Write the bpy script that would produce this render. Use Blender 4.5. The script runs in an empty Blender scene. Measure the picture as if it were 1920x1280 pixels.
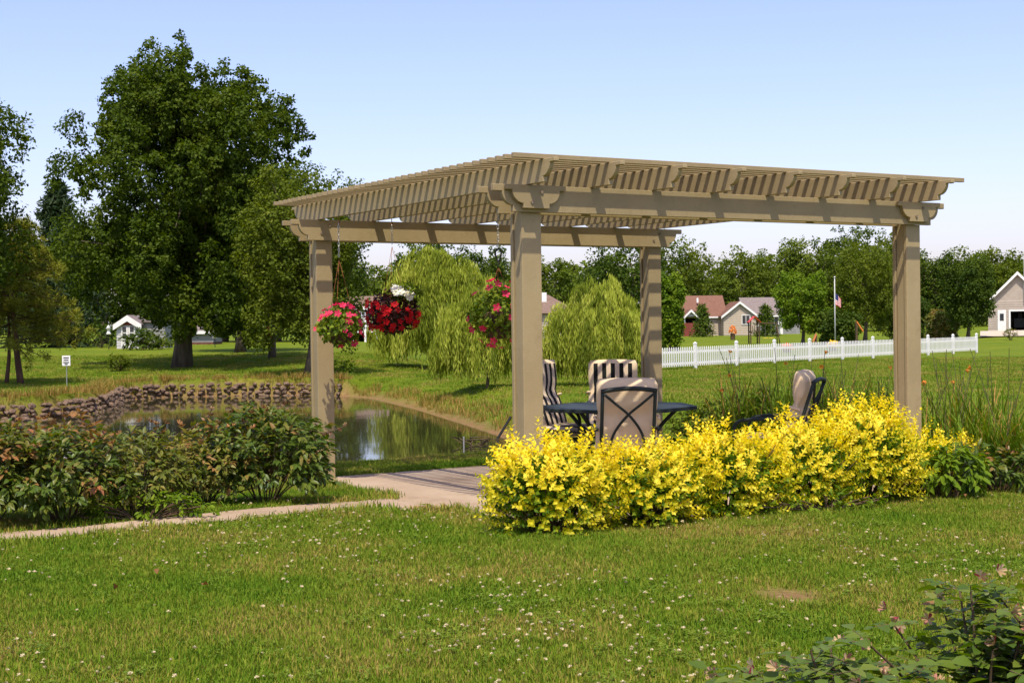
import bpy, math, random
import numpy as np
from mathutils import Vector, Matrix

rng = np.random.default_rng(7)
random.seed(7)
SC = bpy.context.scene
COL = SC.collection

# ------------------------------------------------------------------ camera
CAM_H, FPX, PITCH, ROLL = 1.588, 2709.0, 0.0133, -0.013
cam_data = bpy.data.cameras.new('camera')
cam_data.sensor_width = 36.0
cam_data.lens = FPX / 1920.0 * 36.0
cam_data.clip_start, cam_data.clip_end = 0.05, 6000.0
cam = bpy.data.objects.new('camera', cam_data)
COL.objects.link(cam)
_r, _f = Vector((1, 0, 0)), Vector((0, math.cos(PITCH), -math.sin(PITCH)))
_u = _r.cross(_f)
_k, _m = math.cos(ROLL), math.sin(ROLL)
_r2, _u2 = _r * _k + _u * _m, _u * _k - _r * _m
cam.matrix_world = Matrix(((_r2.x, _u2.x, -_f.x, 0), (_r2.y, _u2.y, -_f.y, 0), (_r2.z, _u2.z, -_f.z, CAM_H), (0, 0, 0, 1)))
SC.camera = cam

# ------------------------------------------------------------------ sky, sun, exposure
SUN_D = Vector((0.03, 0.53, -1.0)).normalized()          # direction the light travels
SUN_EL = math.asin(-SUN_D.z)
to_sun = -SUN_D
SUN_AZ = math.atan2(to_sun.x, to_sun.y)                  # from +Y towards +X
world = bpy.data.worlds.new('World')
SC.world = world
world.use_nodes = True
wn, wl = world.node_tree.nodes, world.node_tree.links
sky = wn.new('ShaderNodeTexSky')
sky.sky_type = 'NISHITA'
sky.sun_disc = False
sky.sun_elevation = SUN_EL
sky.sun_rotation = SUN_AZ
sky.altitude = 0
sky.air_density, sky.dust_density, sky.ozone_density = 1.0, 1.5, 6.0
bg = wn['Background']
bg.inputs['Strength'].default_value = 0.137
tintn = wn.new('ShaderNodeVectorMath')                   # the camera's warm white balance on the whole sky
tintn.operation = 'MULTIPLY'
tintn.inputs[1].default_value = (1.31, 1.03, 1.075)
wl.new(sky.outputs['Color'], tintn.inputs[0])
wl.new(tintn.outputs['Vector'], bg.inputs['Color'])
sun_data = bpy.data.lights.new('sun', 'SUN')
sun_data.energy = 3.5
sun_data.angle = math.radians(0.53)
sun_data.color = (1.0, 0.925, 0.76)
sun = bpy.data.objects.new('sun', sun_data)
COL.objects.link(sun)
sun.rotation_euler = SUN_D.to_track_quat('-Z', 'Y').to_euler()
sun.location = (0, -20, 40)
SC.view_settings.view_transform = 'Standard'
SC.view_settings.look = 'None'
SC.view_settings.gamma = 1.0
SC.view_settings.exposure = 0.68
SC.view_settings.use_curve_mapping = False
SC.cycles.max_bounces = 8
SC.cycles.transparent_max_bounces = 8
SC.cycles.caustics_reflective = False
SC.cycles.caustics_refractive = False

# ------------------------------------------------------------------ materials
def new_mat(name):
    m = bpy.data.materials.new(name)
    m.use_nodes = True
    nt = m.node_tree
    return m, nt.nodes, nt.links, nt.nodes['Principled BSDF']

def ramp(nodes, stops):
    r = nodes.new('ShaderNodeValToRGB')
    e = r.color_ramp.elements
    while len(e) < len(stops):
        e.new(0.5)
    for el, (p, c) in zip(e, stops):
        el.position = p
        el.color = (c[0], c[1], c[2], 1)
    return r

def noise(nodes, links, scale, detail=4, rough=0.55, coord='Object', vec=None, stretch=None):
    n = nodes.new('ShaderNodeTexNoise')
    n.inputs['Scale'].default_value = scale
    n.inputs['Detail'].default_value = detail
    n.inputs['Roughness'].default_value = rough
    if vec is None:
        if coord == 'World':
            tc = nodes.new('ShaderNodeNewGeometry'); vec = tc.outputs['Position']
        else:
            tc = nodes.new('ShaderNodeTexCoord'); vec = tc.outputs[coord]
    if stretch:
        mp = nodes.new('ShaderNodeMapping'); mp.inputs['Scale'].default_value = stretch
        links.new(vec, mp.inputs['Vector']); vec = mp.outputs['Vector']
    links.new(vec, n.inputs['Vector'])
    return n

def surf_mat(name, c1, c2, scale=6.0, rough=0.6, bump=0.0, bump_scale=None, spec=0.3, stretch=None, coord='Object', metallic=0.0, lo=0.3, hi=0.7, detail=5):
    m, n, l, b = new_mat(name)
    nz = noise(n, l, scale, detail, coord=coord, stretch=stretch)
    rp = ramp(n, [(lo, c1), (hi, c2)])
    l.new(nz.outputs['Fac'], rp.inputs['Fac'])
    l.new(rp.outputs['Color'], b.inputs['Base Color'])
    b.inputs['Roughness'].default_value = rough
    b.inputs['Specular IOR Level'].default_value = spec
    b.inputs['Metallic'].default_value = metallic
    if bump:
        nb = noise(n, l, bump_scale or scale * 5, 4, coord=coord, stretch=stretch)
        bp = n.new('ShaderNodeBump'); bp.inputs['Strength'].default_value = bump; bp.inputs['Distance'].default_value = 0.02
        l.new(nb.outputs['Fac'], bp.inputs['Height']); l.new(bp.outputs['Normal'], b.inputs['Normal'])
    return m

def leaf_mat(name, stops, trans=0.35, rough=0.6, spec=0.12, tcol=None):
    """leaf colour by the per-leaf 'tint' attribute; light passes through the blade"""
    m, n, l, b = new_mat(name)
    at = n.new('ShaderNodeAttribute'); at.attribute_name = 'tint'
    rp = ramp(n, stops)
    l.new(at.outputs['Fac'], rp.inputs['Fac'])
    l.new(rp.outputs['Color'], b.inputs['Base Color'])
    b.inputs['Roughness'].default_value = rough
    b.inputs['Specular IOR Level'].default_value = spec
    tr = n.new('ShaderNodeBsdfTranslucent')
    hs = n.new('ShaderNodeHueSaturation'); hs.inputs['Saturation'].default_value = 1.15; hs.inputs['Value'].default_value = 1.5
    l.new(rp.outputs['Color'], hs.inputs['Color']); l.new(hs.outputs['Color'], tr.inputs['Color'])
    mx = n.new('ShaderNodeMixShader'); mx.inputs['Fac'].default_value = trans
    l.new(b.outputs['BSDF'], mx.inputs[1]); l.new(tr.outputs['BSDF'], mx.inputs[2])
    l.new(mx.outputs['Shader'], n['Material Output'].inputs['Surface'])
    return m

M = {}
def paint_material():
    m, n, l, b = new_mat('tan_wood_paint')
    nz = noise(n, l, 1.3, 7, 0.7); rp = ramp(n, [(0.3, (0.275, 0.207, 0.105)), (0.5, (0.32, 0.246, 0.128)), (0.75, (0.352, 0.275, 0.150))]); l.new(nz.outputs['Fac'], rp.inputs['Fac'])
    oi = n.new('ShaderNodeObjectInfo'); ma = n.new('ShaderNodeMath'); ma.operation = 'MULTIPLY_ADD'; ma.inputs[1].default_value = 0.16; ma.inputs[2].default_value = 0.92; l.new(oi.outputs['Random'], ma.inputs[0])
    st = noise(n, l, 9.0, 6, 0.75); rs = ramp(n, [(0.32, (0.80, 0.77, 0.74)), (0.46, (1, 1, 1))]); l.new(st.outputs['Fac'], rs.inputs['Fac'])
    hs = n.new('ShaderNodeHueSaturation'); l.new(ma.outputs[0], hs.inputs['Value']); l.new(rp.outputs['Color'], hs.inputs['Color'])
    mx = n.new('ShaderNodeMix'); mx.data_type = 'RGBA'; mx.blend_type = 'MULTIPLY'; mx.inputs['Factor'].default_value = 0.6; l.new(hs.outputs['Color'], mx.inputs['A']); l.new(rs.outputs['Color'], mx.inputs['B'])
    l.new(mx.outputs['Result'], b.inputs['Base Color']); b.inputs['Roughness'].default_value = 0.55; b.inputs['Specular IOR Level'].default_value = 0.3
    nb = noise(n, l, 70, 4); bp = n.new('ShaderNodeBump'); bp.inputs['Strength'].default_value = 0.12; bp.inputs['Distance'].default_value = 0.01; l.new(nb.outputs['Fac'], bp.inputs['Height']); l.new(bp.outputs['Normal'], b.inputs['Normal'])
    return m
M['tan'] = paint_material()
# path and patio concrete
def concrete_material():
    m, n, l, b = new_mat('weathered_concrete')
    nz = noise(n, l, 1.2, 9, 0.7, 'World'); rp = ramp(n, [(0.3, (0.25, 0.18, 0.12)), (0.45, (0.38, 0.28, 0.19)), (0.7, (0.46, 0.355, 0.25))]); l.new(nz.outputs['Fac'], rp.inputs['Fac'])
    gr = noise(n, l, 140, 3, 0.6, 'World'); rg = ramp(n, [(0.35, (0.72, 0.70, 0.68)), (0.6, (1, 1, 1))]); l.new(gr.outputs['Fac'], rg.inputs['Fac'])
    mx = n.new('ShaderNodeMix'); mx.data_type = 'RGBA'; mx.blend_type = 'MULTIPLY'; mx.inputs['Factor'].default_value = 0.8; l.new(rp.outputs['Color'], mx.inputs['A']); l.new(rg.outputs['Color'], mx.inputs['B'])
    l.new(mx.outputs['Result'], b.inputs['Base Color']); b.inputs['Roughness'].default_value = 0.9; b.inputs['Specular IOR Level'].default_value = 0.15
    bp = n.new('ShaderNodeBump'); bp.inputs['Strength'].default_value = 0.35; bp.inputs['Distance'].default_value = 0.01; l.new(gr.outputs['Fac'], bp.inputs['Height']); l.new(bp.outputs['Normal'], b.inputs['Normal'])
    return m
M['concrete'] = concrete_material()
M['metal_green'] = surf_mat('dark_green_metal', (0.012, 0.018, 0.015), (0.022, 0.03, 0.026), 12, 0.6, spec=0.2)
M['black'] = surf_mat('black_iron', (0.008, 0.008, 0.008), (0.02, 0.018, 0.016), 20, 0.5)
M['chain'] = surf_mat('zinc_chain', (0.45, 0.44, 0.42), (0.6, 0.59, 0.56), 30, 0.35, metallic=0.9)
M['rust'] = surf_mat('rusty_iron', (0.12, 0.035, 0.012), (0.28, 0.10, 0.03), 30, 0.8)
M['bark'] = surf_mat('grey_brown_bark', (0.055, 0.042, 0.030), (0.15, 0.12, 0.085), 3, 0.9, 0.8, 12, 0.15, stretch=(2, 2, 0.4))
M['bark_red'] = surf_mat('red_brown_bark', (0.06, 0.032, 0.02), (0.14, 0.08, 0.05), 3, 0.9, 0.8, 12, 0.15, stretch=(2, 2, 0.4))
M['twig'] = surf_mat('brown_twigs', (0.05, 0.035, 0.02), (0.13, 0.09, 0.05), 8, 0.9, spec=0.15)
M['stone'] = surf_mat('field_stone', (0.075, 0.05, 0.033), (0.24, 0.16, 0.105), 3, 0.85, 0.5, 14, 0.2)
M['white'] = surf_mat('white_vinyl', (0.70, 0.69, 0.66), (0.80, 0.79, 0.77), 3, 0.45)
M['white_dull'] = surf_mat('white_painted_board', (0.40, 0.40, 0.39), (0.52, 0.52, 0.51), 3, 0.6)
M['siding'] = surf_mat('beige_vinyl_siding', (0.40, 0.33, 0.25), (0.46, 0.385, 0.295), 2, 0.6)
M['siding_grey'] = surf_mat('grey_siding', (0.20, 0.20, 0.19), (0.27, 0.27, 0.26), 2, 0.6)
M['siding_pale'] = surf_mat('pale_taupe_siding', (0.36, 0.30, 0.245), (0.42, 0.355, 0.295), 2, 0.6)
M['roof_red'] = surf_mat('red_brown_shingle', (0.15, 0.075, 0.05), (0.21, 0.11, 0.078), 4, 0.9, 0.5, 20, 0.1)
M['roof_grey'] = surf_mat('grey_shingle', (0.16, 0.13, 0.12), (0.23, 0.19, 0.175), 4, 0.9, 0.5, 20, 0.1)
M['roof_brown'] = surf_mat('brown_shingle', (0.15, 0.10, 0.075), (0.22, 0.155, 0.12), 4, 0.9, 0.5, 20, 0.1)
M['glass'] = surf_mat('dark_window_glass', (0.02, 0.025, 0.03), (0.05, 0.055, 0.06), 2, 0.08, spec=0.6)
M['dark'] = surf_mat('shade_black', (0.006, 0.006, 0.006), (0.012, 0.011, 0.010), 2, 0.9, spec=0.1)  # near-black that puts the shade of porch and under-deck into the colour
M['brick'] = surf_mat('dark_brick', (0.10, 0.045, 0.03), (0.17, 0.08, 0.055), 8, 0.9, 0.4, 30)
M['deck_red'] = surf_mat('red_stained_deck', (0.15, 0.03, 0.02), (0.22, 0.055, 0.04), 5, 0.7)
M['red'] = surf_mat('red_plastic', (0.55, 0.035, 0.02), (0.65, 0.06, 0.03), 5, 0.45)
M['orange'] = surf_mat('orange_plastic', (0.62, 0.17, 0.03), (0.72, 0.24, 0.05), 5, 0.45)
M['yellow_plastic'] = surf_mat('yellow_plastic', (0.70, 0.46, 0.03), (0.78, 0.54, 0.06), 5, 0.45)
M['pot'] = surf_mat('brown_coir_basket', (0.05, 0.03, 0.018), (0.12, 0.075, 0.04), 30, 0.95, 0.6, 60)
M['cushion'] = surf_mat('tan_cushion_fabric', (0.60, 0.46, 0.29), (0.68, 0.53, 0.345), 9, 0.9, 0.25, 160, 0.15)
M['drive'] = surf_mat('pale_gravel_drive', (0.45, 0.37, 0.27), (0.55, 0.46, 0.35), 2, 0.95, 0.4, 30, 0.1)

def stripe_material():
    m, n, l, b = new_mat('striped_cushion_fabric')
    tc = n.new('ShaderNodeTexCoord'); sx = n.new('ShaderNodeSeparateXYZ')
    l.new(tc.outputs['Object'], sx.inputs['Vector'])
    a = n.new('ShaderNodeMath'); a.operation = 'MULTIPLY_ADD'; a.inputs[1].default_value = 1 / 0.098; a.inputs[2].default_value = 50.0
    l.new(sx.outputs['X'], a.inputs[0])
    fr = n.new('ShaderNodeMath'); fr.operation = 'FRACT'; l.new(a.outputs[0], fr.inputs[0])
    g = n.new('ShaderNodeMath'); g.operation = 'SUBTRACT'; g.inputs[1].default_value = 0.5; l.new(fr.outputs[0], g.inputs[0])
    ab = n.new('ShaderNodeMath'); ab.operation = 'ABSOLUTE'; l.new(g.outputs[0], ab.inputs[0])
    gt = n.new('ShaderNodeMath'); gt.operation = 'GREATER_THAN'; gt.inputs[1].default_value = 0.255; l.new(ab.outputs[0], gt.inputs[0])
    mx = n.new('ShaderNodeMix'); mx.data_type = 'RGBA'
    mx.inputs['A'].default_value = (0.56, 0.44, 0.31, 1); mx.inputs['B'].default_value = (0.012, 0.013, 0.012, 1)
    l.new(gt.outputs[0], mx.inputs['Factor']); l.new(mx.outputs['Result'], b.inputs['Base Color'])
    b.inputs['Roughness'].default_value = 0.9; b.inputs['Specular IOR Level'].default_value = 0.15
    return m
M['stripe'] = stripe_material()

def flag_material():
    m, n, l, b = new_mat('flag_cloth')
    tc = n.new('ShaderNodeTexCoord'); sx = n.new('ShaderNodeSeparateXYZ')
    l.new(tc.outputs['UV'], sx.inputs['Vector'])
    a = n.new('ShaderNodeMath'); a.operation = 'MULTIPLY'; a.inputs[1].default_value = 6.5; l.new(sx.outputs['Y'], a.inputs[0])
    fr = n.new('ShaderNodeMath'); fr.operation = 'FRACT'; l.new(a.outputs[0], fr.inputs[0])
    gt = n.new('ShaderNodeMath'); gt.operation = 'GREATER_THAN'; gt.inputs[1].default_value = 0.5; l.new(fr.outputs[0], gt.inputs[0])
    mx = n.new('ShaderNodeMix'); mx.data_type = 'RGBA'
    mx.inputs['A'].default_value = (0.55, 0.04, 0.05, 1); mx.inputs['B'].default_value = (0.75, 0.73, 0.72, 1)
    l.new(gt.outputs[0], mx.inputs['Factor'])
    c1 = n.new('ShaderNodeMath'); c1.operation = 'LESS_THAN'; c1.inputs[1].default_value = 0.4; l.new(sx.outputs['X'], c1.inputs[0])
    c2 = n.new('ShaderNodeMath'); c2.operation = 'GREATER_THAN'; c2.inputs[1].default_value = 0.46; l.new(sx.outputs['Y'], c2.inputs[0])
    c3 = n.new('ShaderNodeMath'); c3.operation = 'MULTIPLY'; l.new(c1.outputs[0], c3.inputs[0]); l.new(c2.outputs[0], c3.inputs[1])
    m2 = n.new('ShaderNodeMix'); m2.data_type = 'RGBA'; m2.inputs['B'].default_value = (0.03, 0.04, 0.16, 1)
    l.new(c3.outputs[0], m2.inputs['Factor']); l.new(mx.outputs['Result'], m2.inputs['A'])
    l.new(m2.outputs['Result'], b.inputs['Base Color']); b.inputs['Roughness'].default_value = 0.8
    return m
M['flag'] = flag_material()

def lawn_material():
    m, n, l, b = new_mat('lawn_ground')
    big = noise(n, l, 0.16, 5, 0.6, 'World')
    mid = noise(n, l, 1.1, 6, 0.65, 'World')
    fine = noise(n, l, 16.0, 5, 0.7, 'World')
    r1 = ramp(n, [(0.25, (0.130, 0.195, 0.010)), (0.55, (0.190, 0.240, 0.013)), (0.8, (0.26, 0.25, 0.026))])
    r2 = ramp(n, [(0.3, (0.55, 0.62, 0.50)), (0.7, (1.0, 1.0, 1.0))])
    r3 = ramp(n, [(0.25, (0.45, 0.5, 0.4)), (0.75, (1.0, 1.0, 1.0))])
    l.new(big.outputs['Fac'], r1.inputs['Fac']); l.new(mid.outputs['Fac'], r2.inputs['Fac']); l.new(fine.outputs['Fac'], r3.inputs['Fac'])
    a = n.new('ShaderNodeMix'); a.data_type = 'RGBA'; a.blend_type = 'MULTIPLY'; a.inputs['Factor'].default_value = 0.7
    l.new(r1.outputs['Color'], a.inputs['A']); l.new(r2.outputs['Color'], a.inputs['B'])
    c = n.new('ShaderNodeMix'); c.data_type = 'RGBA'; c.blend_type = 'MULTIPLY'; c.inputs['Factor'].default_value = 0.7
    l.new(a.outputs['Result'], c.inputs['A']); l.new(r3.outputs['Color'], c.inputs['B'])
    at = n.new('ShaderNodeAttribute'); at.attribute_name = 'dirt'
    dn = n.new('ShaderNodeMath'); dn.operation = 'MULTIPLY_ADD'; dn.inputs[1].default_value = 0.9; dn.inputs[2].default_value = -0.45
    l.new(mid.outputs['Fac'], dn.inputs[0])
    ad = n.new('ShaderNodeMath'); ad.operation = 'ADD'; ad.use_clamp = True
    l.new(at.outputs['Fac'], ad.inputs[0]); l.new(dn.outputs[0], ad.inputs[1])
    gate = n.new('ShaderNodeMath'); gate.operation = 'MULTIPLY'; gate.use_clamp = True
    k = n.new('ShaderNodeMath'); k.operation = 'MULTIPLY'; k.inputs[1].default_value = 3.0; k.use_clamp = True
    l.new(at.outputs['Fac'], k.inputs[0]); l.new(ad.outputs[0], gate.inputs[0]); l.new(k.outputs[0], gate.inputs[1])
    d = n.new('ShaderNodeMix'); d.data_type = 'RGBA'; l.new(gate.outputs[0], d.inputs['Factor'])
    rd = ramp(n, [(0.3, (0.17, 0.095, 0.04)), (0.7, (0.30, 0.185, 0.085))]); l.new(fine.outputs['Fac'], rd.inputs['Fac'])
    l.new(c.outputs['Result'], d.inputs['A']); l.new(rd.outputs['Color'], d.inputs['B'])
    l.new(d.outputs['Result'], b.inputs['Base Color'])
    b.inputs['Roughness'].default_value = 0.95; b.inputs['Specular IOR Level'].default_value = 0.1
    bp = n.new('ShaderNodeBump'); bp.inputs['Strength'].default_value = 0.9; bp.inputs['Distance'].default_value = 0.06
    l.new(fine.outputs['Fac'], bp.inputs['Height']); l.new(bp.outputs['Normal'], b.inputs['Normal'])
    return m
M['lawn'] = lawn_material()

def grass_material():
    m, n, l, b = new_mat('grass_blades')
    big = noise(n, l, 0.55, 6, 0.65, 'World')
    rp = ramp(n, [(0.28, (0.088, 0.182, 0.010)), (0.46, (0.150, 0.238, 0.014)), (0.57, (0.245, 0.260, 0.030)), (0.69, (0.40, 0.285, 0.085))])
    at = n.new('ShaderNodeAttribute'); at.attribute_name = 'tint'
    ma = n.new('ShaderNodeMath'); ma.operation = 'MULTIPLY_ADD'; ma.inputs[1].default_value = 0.28; ma.inputs[2].default_value = -0.14
    l.new(at.outputs['Fac'], ma.inputs[0])
    ad = n.new('ShaderNodeMath'); ad.operation = 'ADD'; l.new(big.outputs['Fac'], ad.inputs[0]); l.new(ma.outputs[0], ad.inputs[1])
    l.new(ad.outputs[0], rp.inputs['Fac'])
    l.new(rp.outputs['Color'], b.inputs['Base Color'])
    b.inputs['Roughness'].default_value = 0.65; b.inputs['Specular IOR Level'].default_value = 0.08
    tr = n.new('ShaderNodeBsdfTranslucent'); l.new(rp.outputs['Color'], tr.inputs['Color'])
    mx = n.new('ShaderNodeMixShader'); mx.inputs['Fac'].default_value = 0.35
    l.new(b.outputs['BSDF'], mx.inputs[1]); l.new(tr.outputs['BSDF'], mx.inputs[2])
    l.new(mx.outputs['Shader'], n['Material Output'].inputs['Surface'])
    return m
M['grass'] = grass_material()

def water_material():
    m, n, l, b = new_mat('pond_water')
    nz = noise(n, l, 0.35, 4, 0.5, 'World')
    rp = ramp(n, [(0.35, (0.020, 0.020, 0.010)), (0.7, (0.045, 0.042, 0.018))]); l.new(nz.outputs['Fac'], rp.inputs['Fac'])
    l.new(rp.outputs['Color'], b.inputs['Base Color'])
    b.inputs['Roughness'].default_value = 0.04; b.inputs['IOR'].default_value = 1.33
    w = noise(n, l, 2.2, 3, 0.5, 'World', stretch=(1, 0.5, 1))
    bp = n.new('ShaderNodeBump'); bp.inputs['Strength'].default_value = 0.05; bp.inputs['Distance'].default_value = 0.03
    l.new(w.outputs['Fac'], bp.inputs['Height']); l.new(bp.outputs['Normal'], b.inputs['Normal'])
    return m
M['water'] = water_material()

# foliage
M['lf_maple'] = leaf_mat('maple_leaves', [(0.0, (0.038, 0.068, 0.005)), (0.5, (0.066, 0.102, 0.007)), (1.0, (0.112, 0.146, 0.012))])
M['lf_mid'] = leaf_mat('broad_leaves', [(0.0, (0.066, 0.100, 0.008)), (0.5, (0.112, 0.148, 0.012)), (1.0, (0.172, 0.196, 0.020))])
M['lf_dark'] = leaf_mat('dark_leaves', [(0.0, (0.036, 0.065, 0.007)), (0.5, (0.062, 0.100, 0.009)), (1.0, (0.105, 0.140, 0.014))], 0.25)
M['lf_far'] = leaf_mat('far_wood_leaves', [(0.0, (0.066, 0.102, 0.010)), (0.5, (0.112, 0.155, 0.014)), (1.0, (0.170, 0.200, 0.022))], 0.3)
M['lf_bright'] = leaf_mat('bright_green_leaves', [(0.0, (0.080, 0.145, 0.008)), (0.5, (0.135, 0.210, 0.012)), (1.0, (0.21, 0.275, 0.020))])
M['lf_pine'] = leaf_mat('pine_needles', [(0.0, (0.11, 0.13, 0.012)), (0.5, (0.18, 0.19, 0.018)), (1.0, (0.26, 0.25, 0.028))], 0.2)
M['lf_spruce'] = leaf_mat('spruce_needles', [(0.0, (0.014, 0.030, 0.010)), (1.0, (0.038, 0.060, 0.020))], 0.15)
M['lf_willow'] = leaf_mat('willow_leaves', [(0.0, (0.13, 0.175, 0.018)), (0.5, (0.29, 0.34, 0.036)), (1.0, (0.46, 0.49, 0.085))], 0.4)
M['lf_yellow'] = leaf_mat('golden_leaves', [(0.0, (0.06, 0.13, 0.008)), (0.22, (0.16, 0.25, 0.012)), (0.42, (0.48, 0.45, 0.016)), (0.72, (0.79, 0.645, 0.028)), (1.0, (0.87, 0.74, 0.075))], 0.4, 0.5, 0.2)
M['lf_peony'] = leaf_mat('peony_leaves', [(0.0, (0.045, 0.082, 0.012)), (0.45, (0.080, 0.125, 0.016)), (0.68, (0.14, 0.155, 0.022)), (0.86, (0.25, 0.14, 0.045)), (1.0, (0.32, 0.13, 0.05))], 0.3, 0.4, 0.3)
M['lf_brownish'] = leaf_mat('fading_shrub_leaves', [(0.0, (0.065, 0.10, 0.015)), (0.4, (0.14, 0.155, 0.022)), (0.65, (0.24, 0.20, 0.04)), (0.85, (0.28, 0.14, 0.055)), (1.0, (0.32, 0.28, 0.04))], 0.3, 0.45, 0.25)
M['lf_lily'] = leaf_mat('strap_leaves', [(0.0, (0.07, 0.14, 0.010)), (0.6, (0.14, 0.22, 0.016)), (0.9, (0.23, 0.26, 0.03)), (1.0, (0.38, 0.22, 0.06))], 0.3)
M['lf_iris'] = leaf_mat('iris_leaves', [(0.0, (0.07, 0.12, 0.045)), (1.0, (0.13, 0.19, 0.075))], 0.3)
M['lf_rose'] = leaf_mat('rose_leaves', [(0.0, (0.065, 0.115, 0.014)), (0.6, (0.125, 0.180, 0.024)), (0.9, (0.19, 0.215, 0.035)), (1.0, (0.28, 0.16, 0.06))], 0.35, 0.45, 0.25)
M['lf_basket'] = leaf_mat('basket_leaves', [(0.0, (0.07, 0.13, 0.012)), (1.0, (0.24, 0.30, 0.03))], 0.35)
M['lf_bronze'] = leaf_mat('bronze_leaves', [(0.0, (0.018, 0.010, 0.008)), (1.0, (0.075, 0.022, 0.018))], 0.2)
M['fl_pink'] = leaf_mat('pink_petals', [(0.0, (0.55, 0.018, 0.06)), (1.0, (0.78, 0.06, 0.16))], 0.3)
M['fl_red'] = leaf_mat('red_petals', [(0.0, (0.38, 0.006, 0.010)), (1.0, (0.62, 0.02, 0.025))], 0.3)
M['fl_white'] = leaf_mat('white_petals', [(0.0, (0.70, 0.68, 0.52)), (1.0, (0.82, 0.80, 0.70))], 0.3)
M['fl_orange'] = leaf_mat('orange_petals', [(0.0, (0.70, 0.20, 0.03)), (1.0, (0.80, 0.32, 0.06))], 0.3)
M['fl_dead'] = leaf_mat('withered_petals', [(0.0, (0.35, 0.22, 0.10)), (0.7, (0.62, 0.46, 0.27)), (1.0, (0.30, 0.03, 0.06))], 0.3)
M['fl_yellow'] = leaf_mat('yellow_petals', [(0.0, (0.70, 0.48, 0.03)), (1.0, (0.80, 0.60, 0.06))], 0.3)
M['clover'] = leaf_mat('clover_heads', [(0.0, (0.40, 0.34, 0.18)), (1.0, (0.66, 0.58, 0.38))], 0.2)
M['dead_leaf'] = leaf_mat('dry_leaves', [(0.0, (0.12, 0.05, 0.02)), (1.0, (0.38, 0.20, 0.08))], 0.2)

# ------------------------------------------------------------------ mesh helpers
def link(name, me, mat=None, parent=None, loc=None):
    o = bpy.data.objects.new(name, me)
    COL.objects.link(o)
    if mat is not None and len(me.materials) == 0:
        for mm in (mat if isinstance(mat, (list, tuple)) else [mat]):
            me.materials.append(M[mm] if isinstance(mm, str) else mm)
    if parent is not None:
        o.parent = parent
    if loc is not None:
        o.location = loc
    return o

def np_mesh(name, V, F, tint=None, smooth=False):
    """V (n,3), F (m,k): k-gons; tint one float per face"""
    V = np.asarray(V, np.float32).reshape(-1, 3); F = np.asarray(F, np.int32)
    me = bpy.data.meshes.new(name)
    m, k = F.shape
    me.vertices.add(len(V)); me.vertices.foreach_set('co', V.ravel())
    me.loops.add(m * k); me.loops.foreach_set('vertex_index', F.ravel())
    me.polygons.add(m)
    me.polygons.foreach_set('loop_start', np.arange(0, m * k, k, dtype=np.int32))
    if tint is not None:
        a = me.attributes.new('tint', 'FLOAT', 'FACE'); a.data.foreach_set('value', np.asarray(tint, np.float32))
    if smooth:
        me.polygons.foreach_set('use_smooth', np.ones(m, bool))
    me.update(calc_edges=True)
    return me

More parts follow.
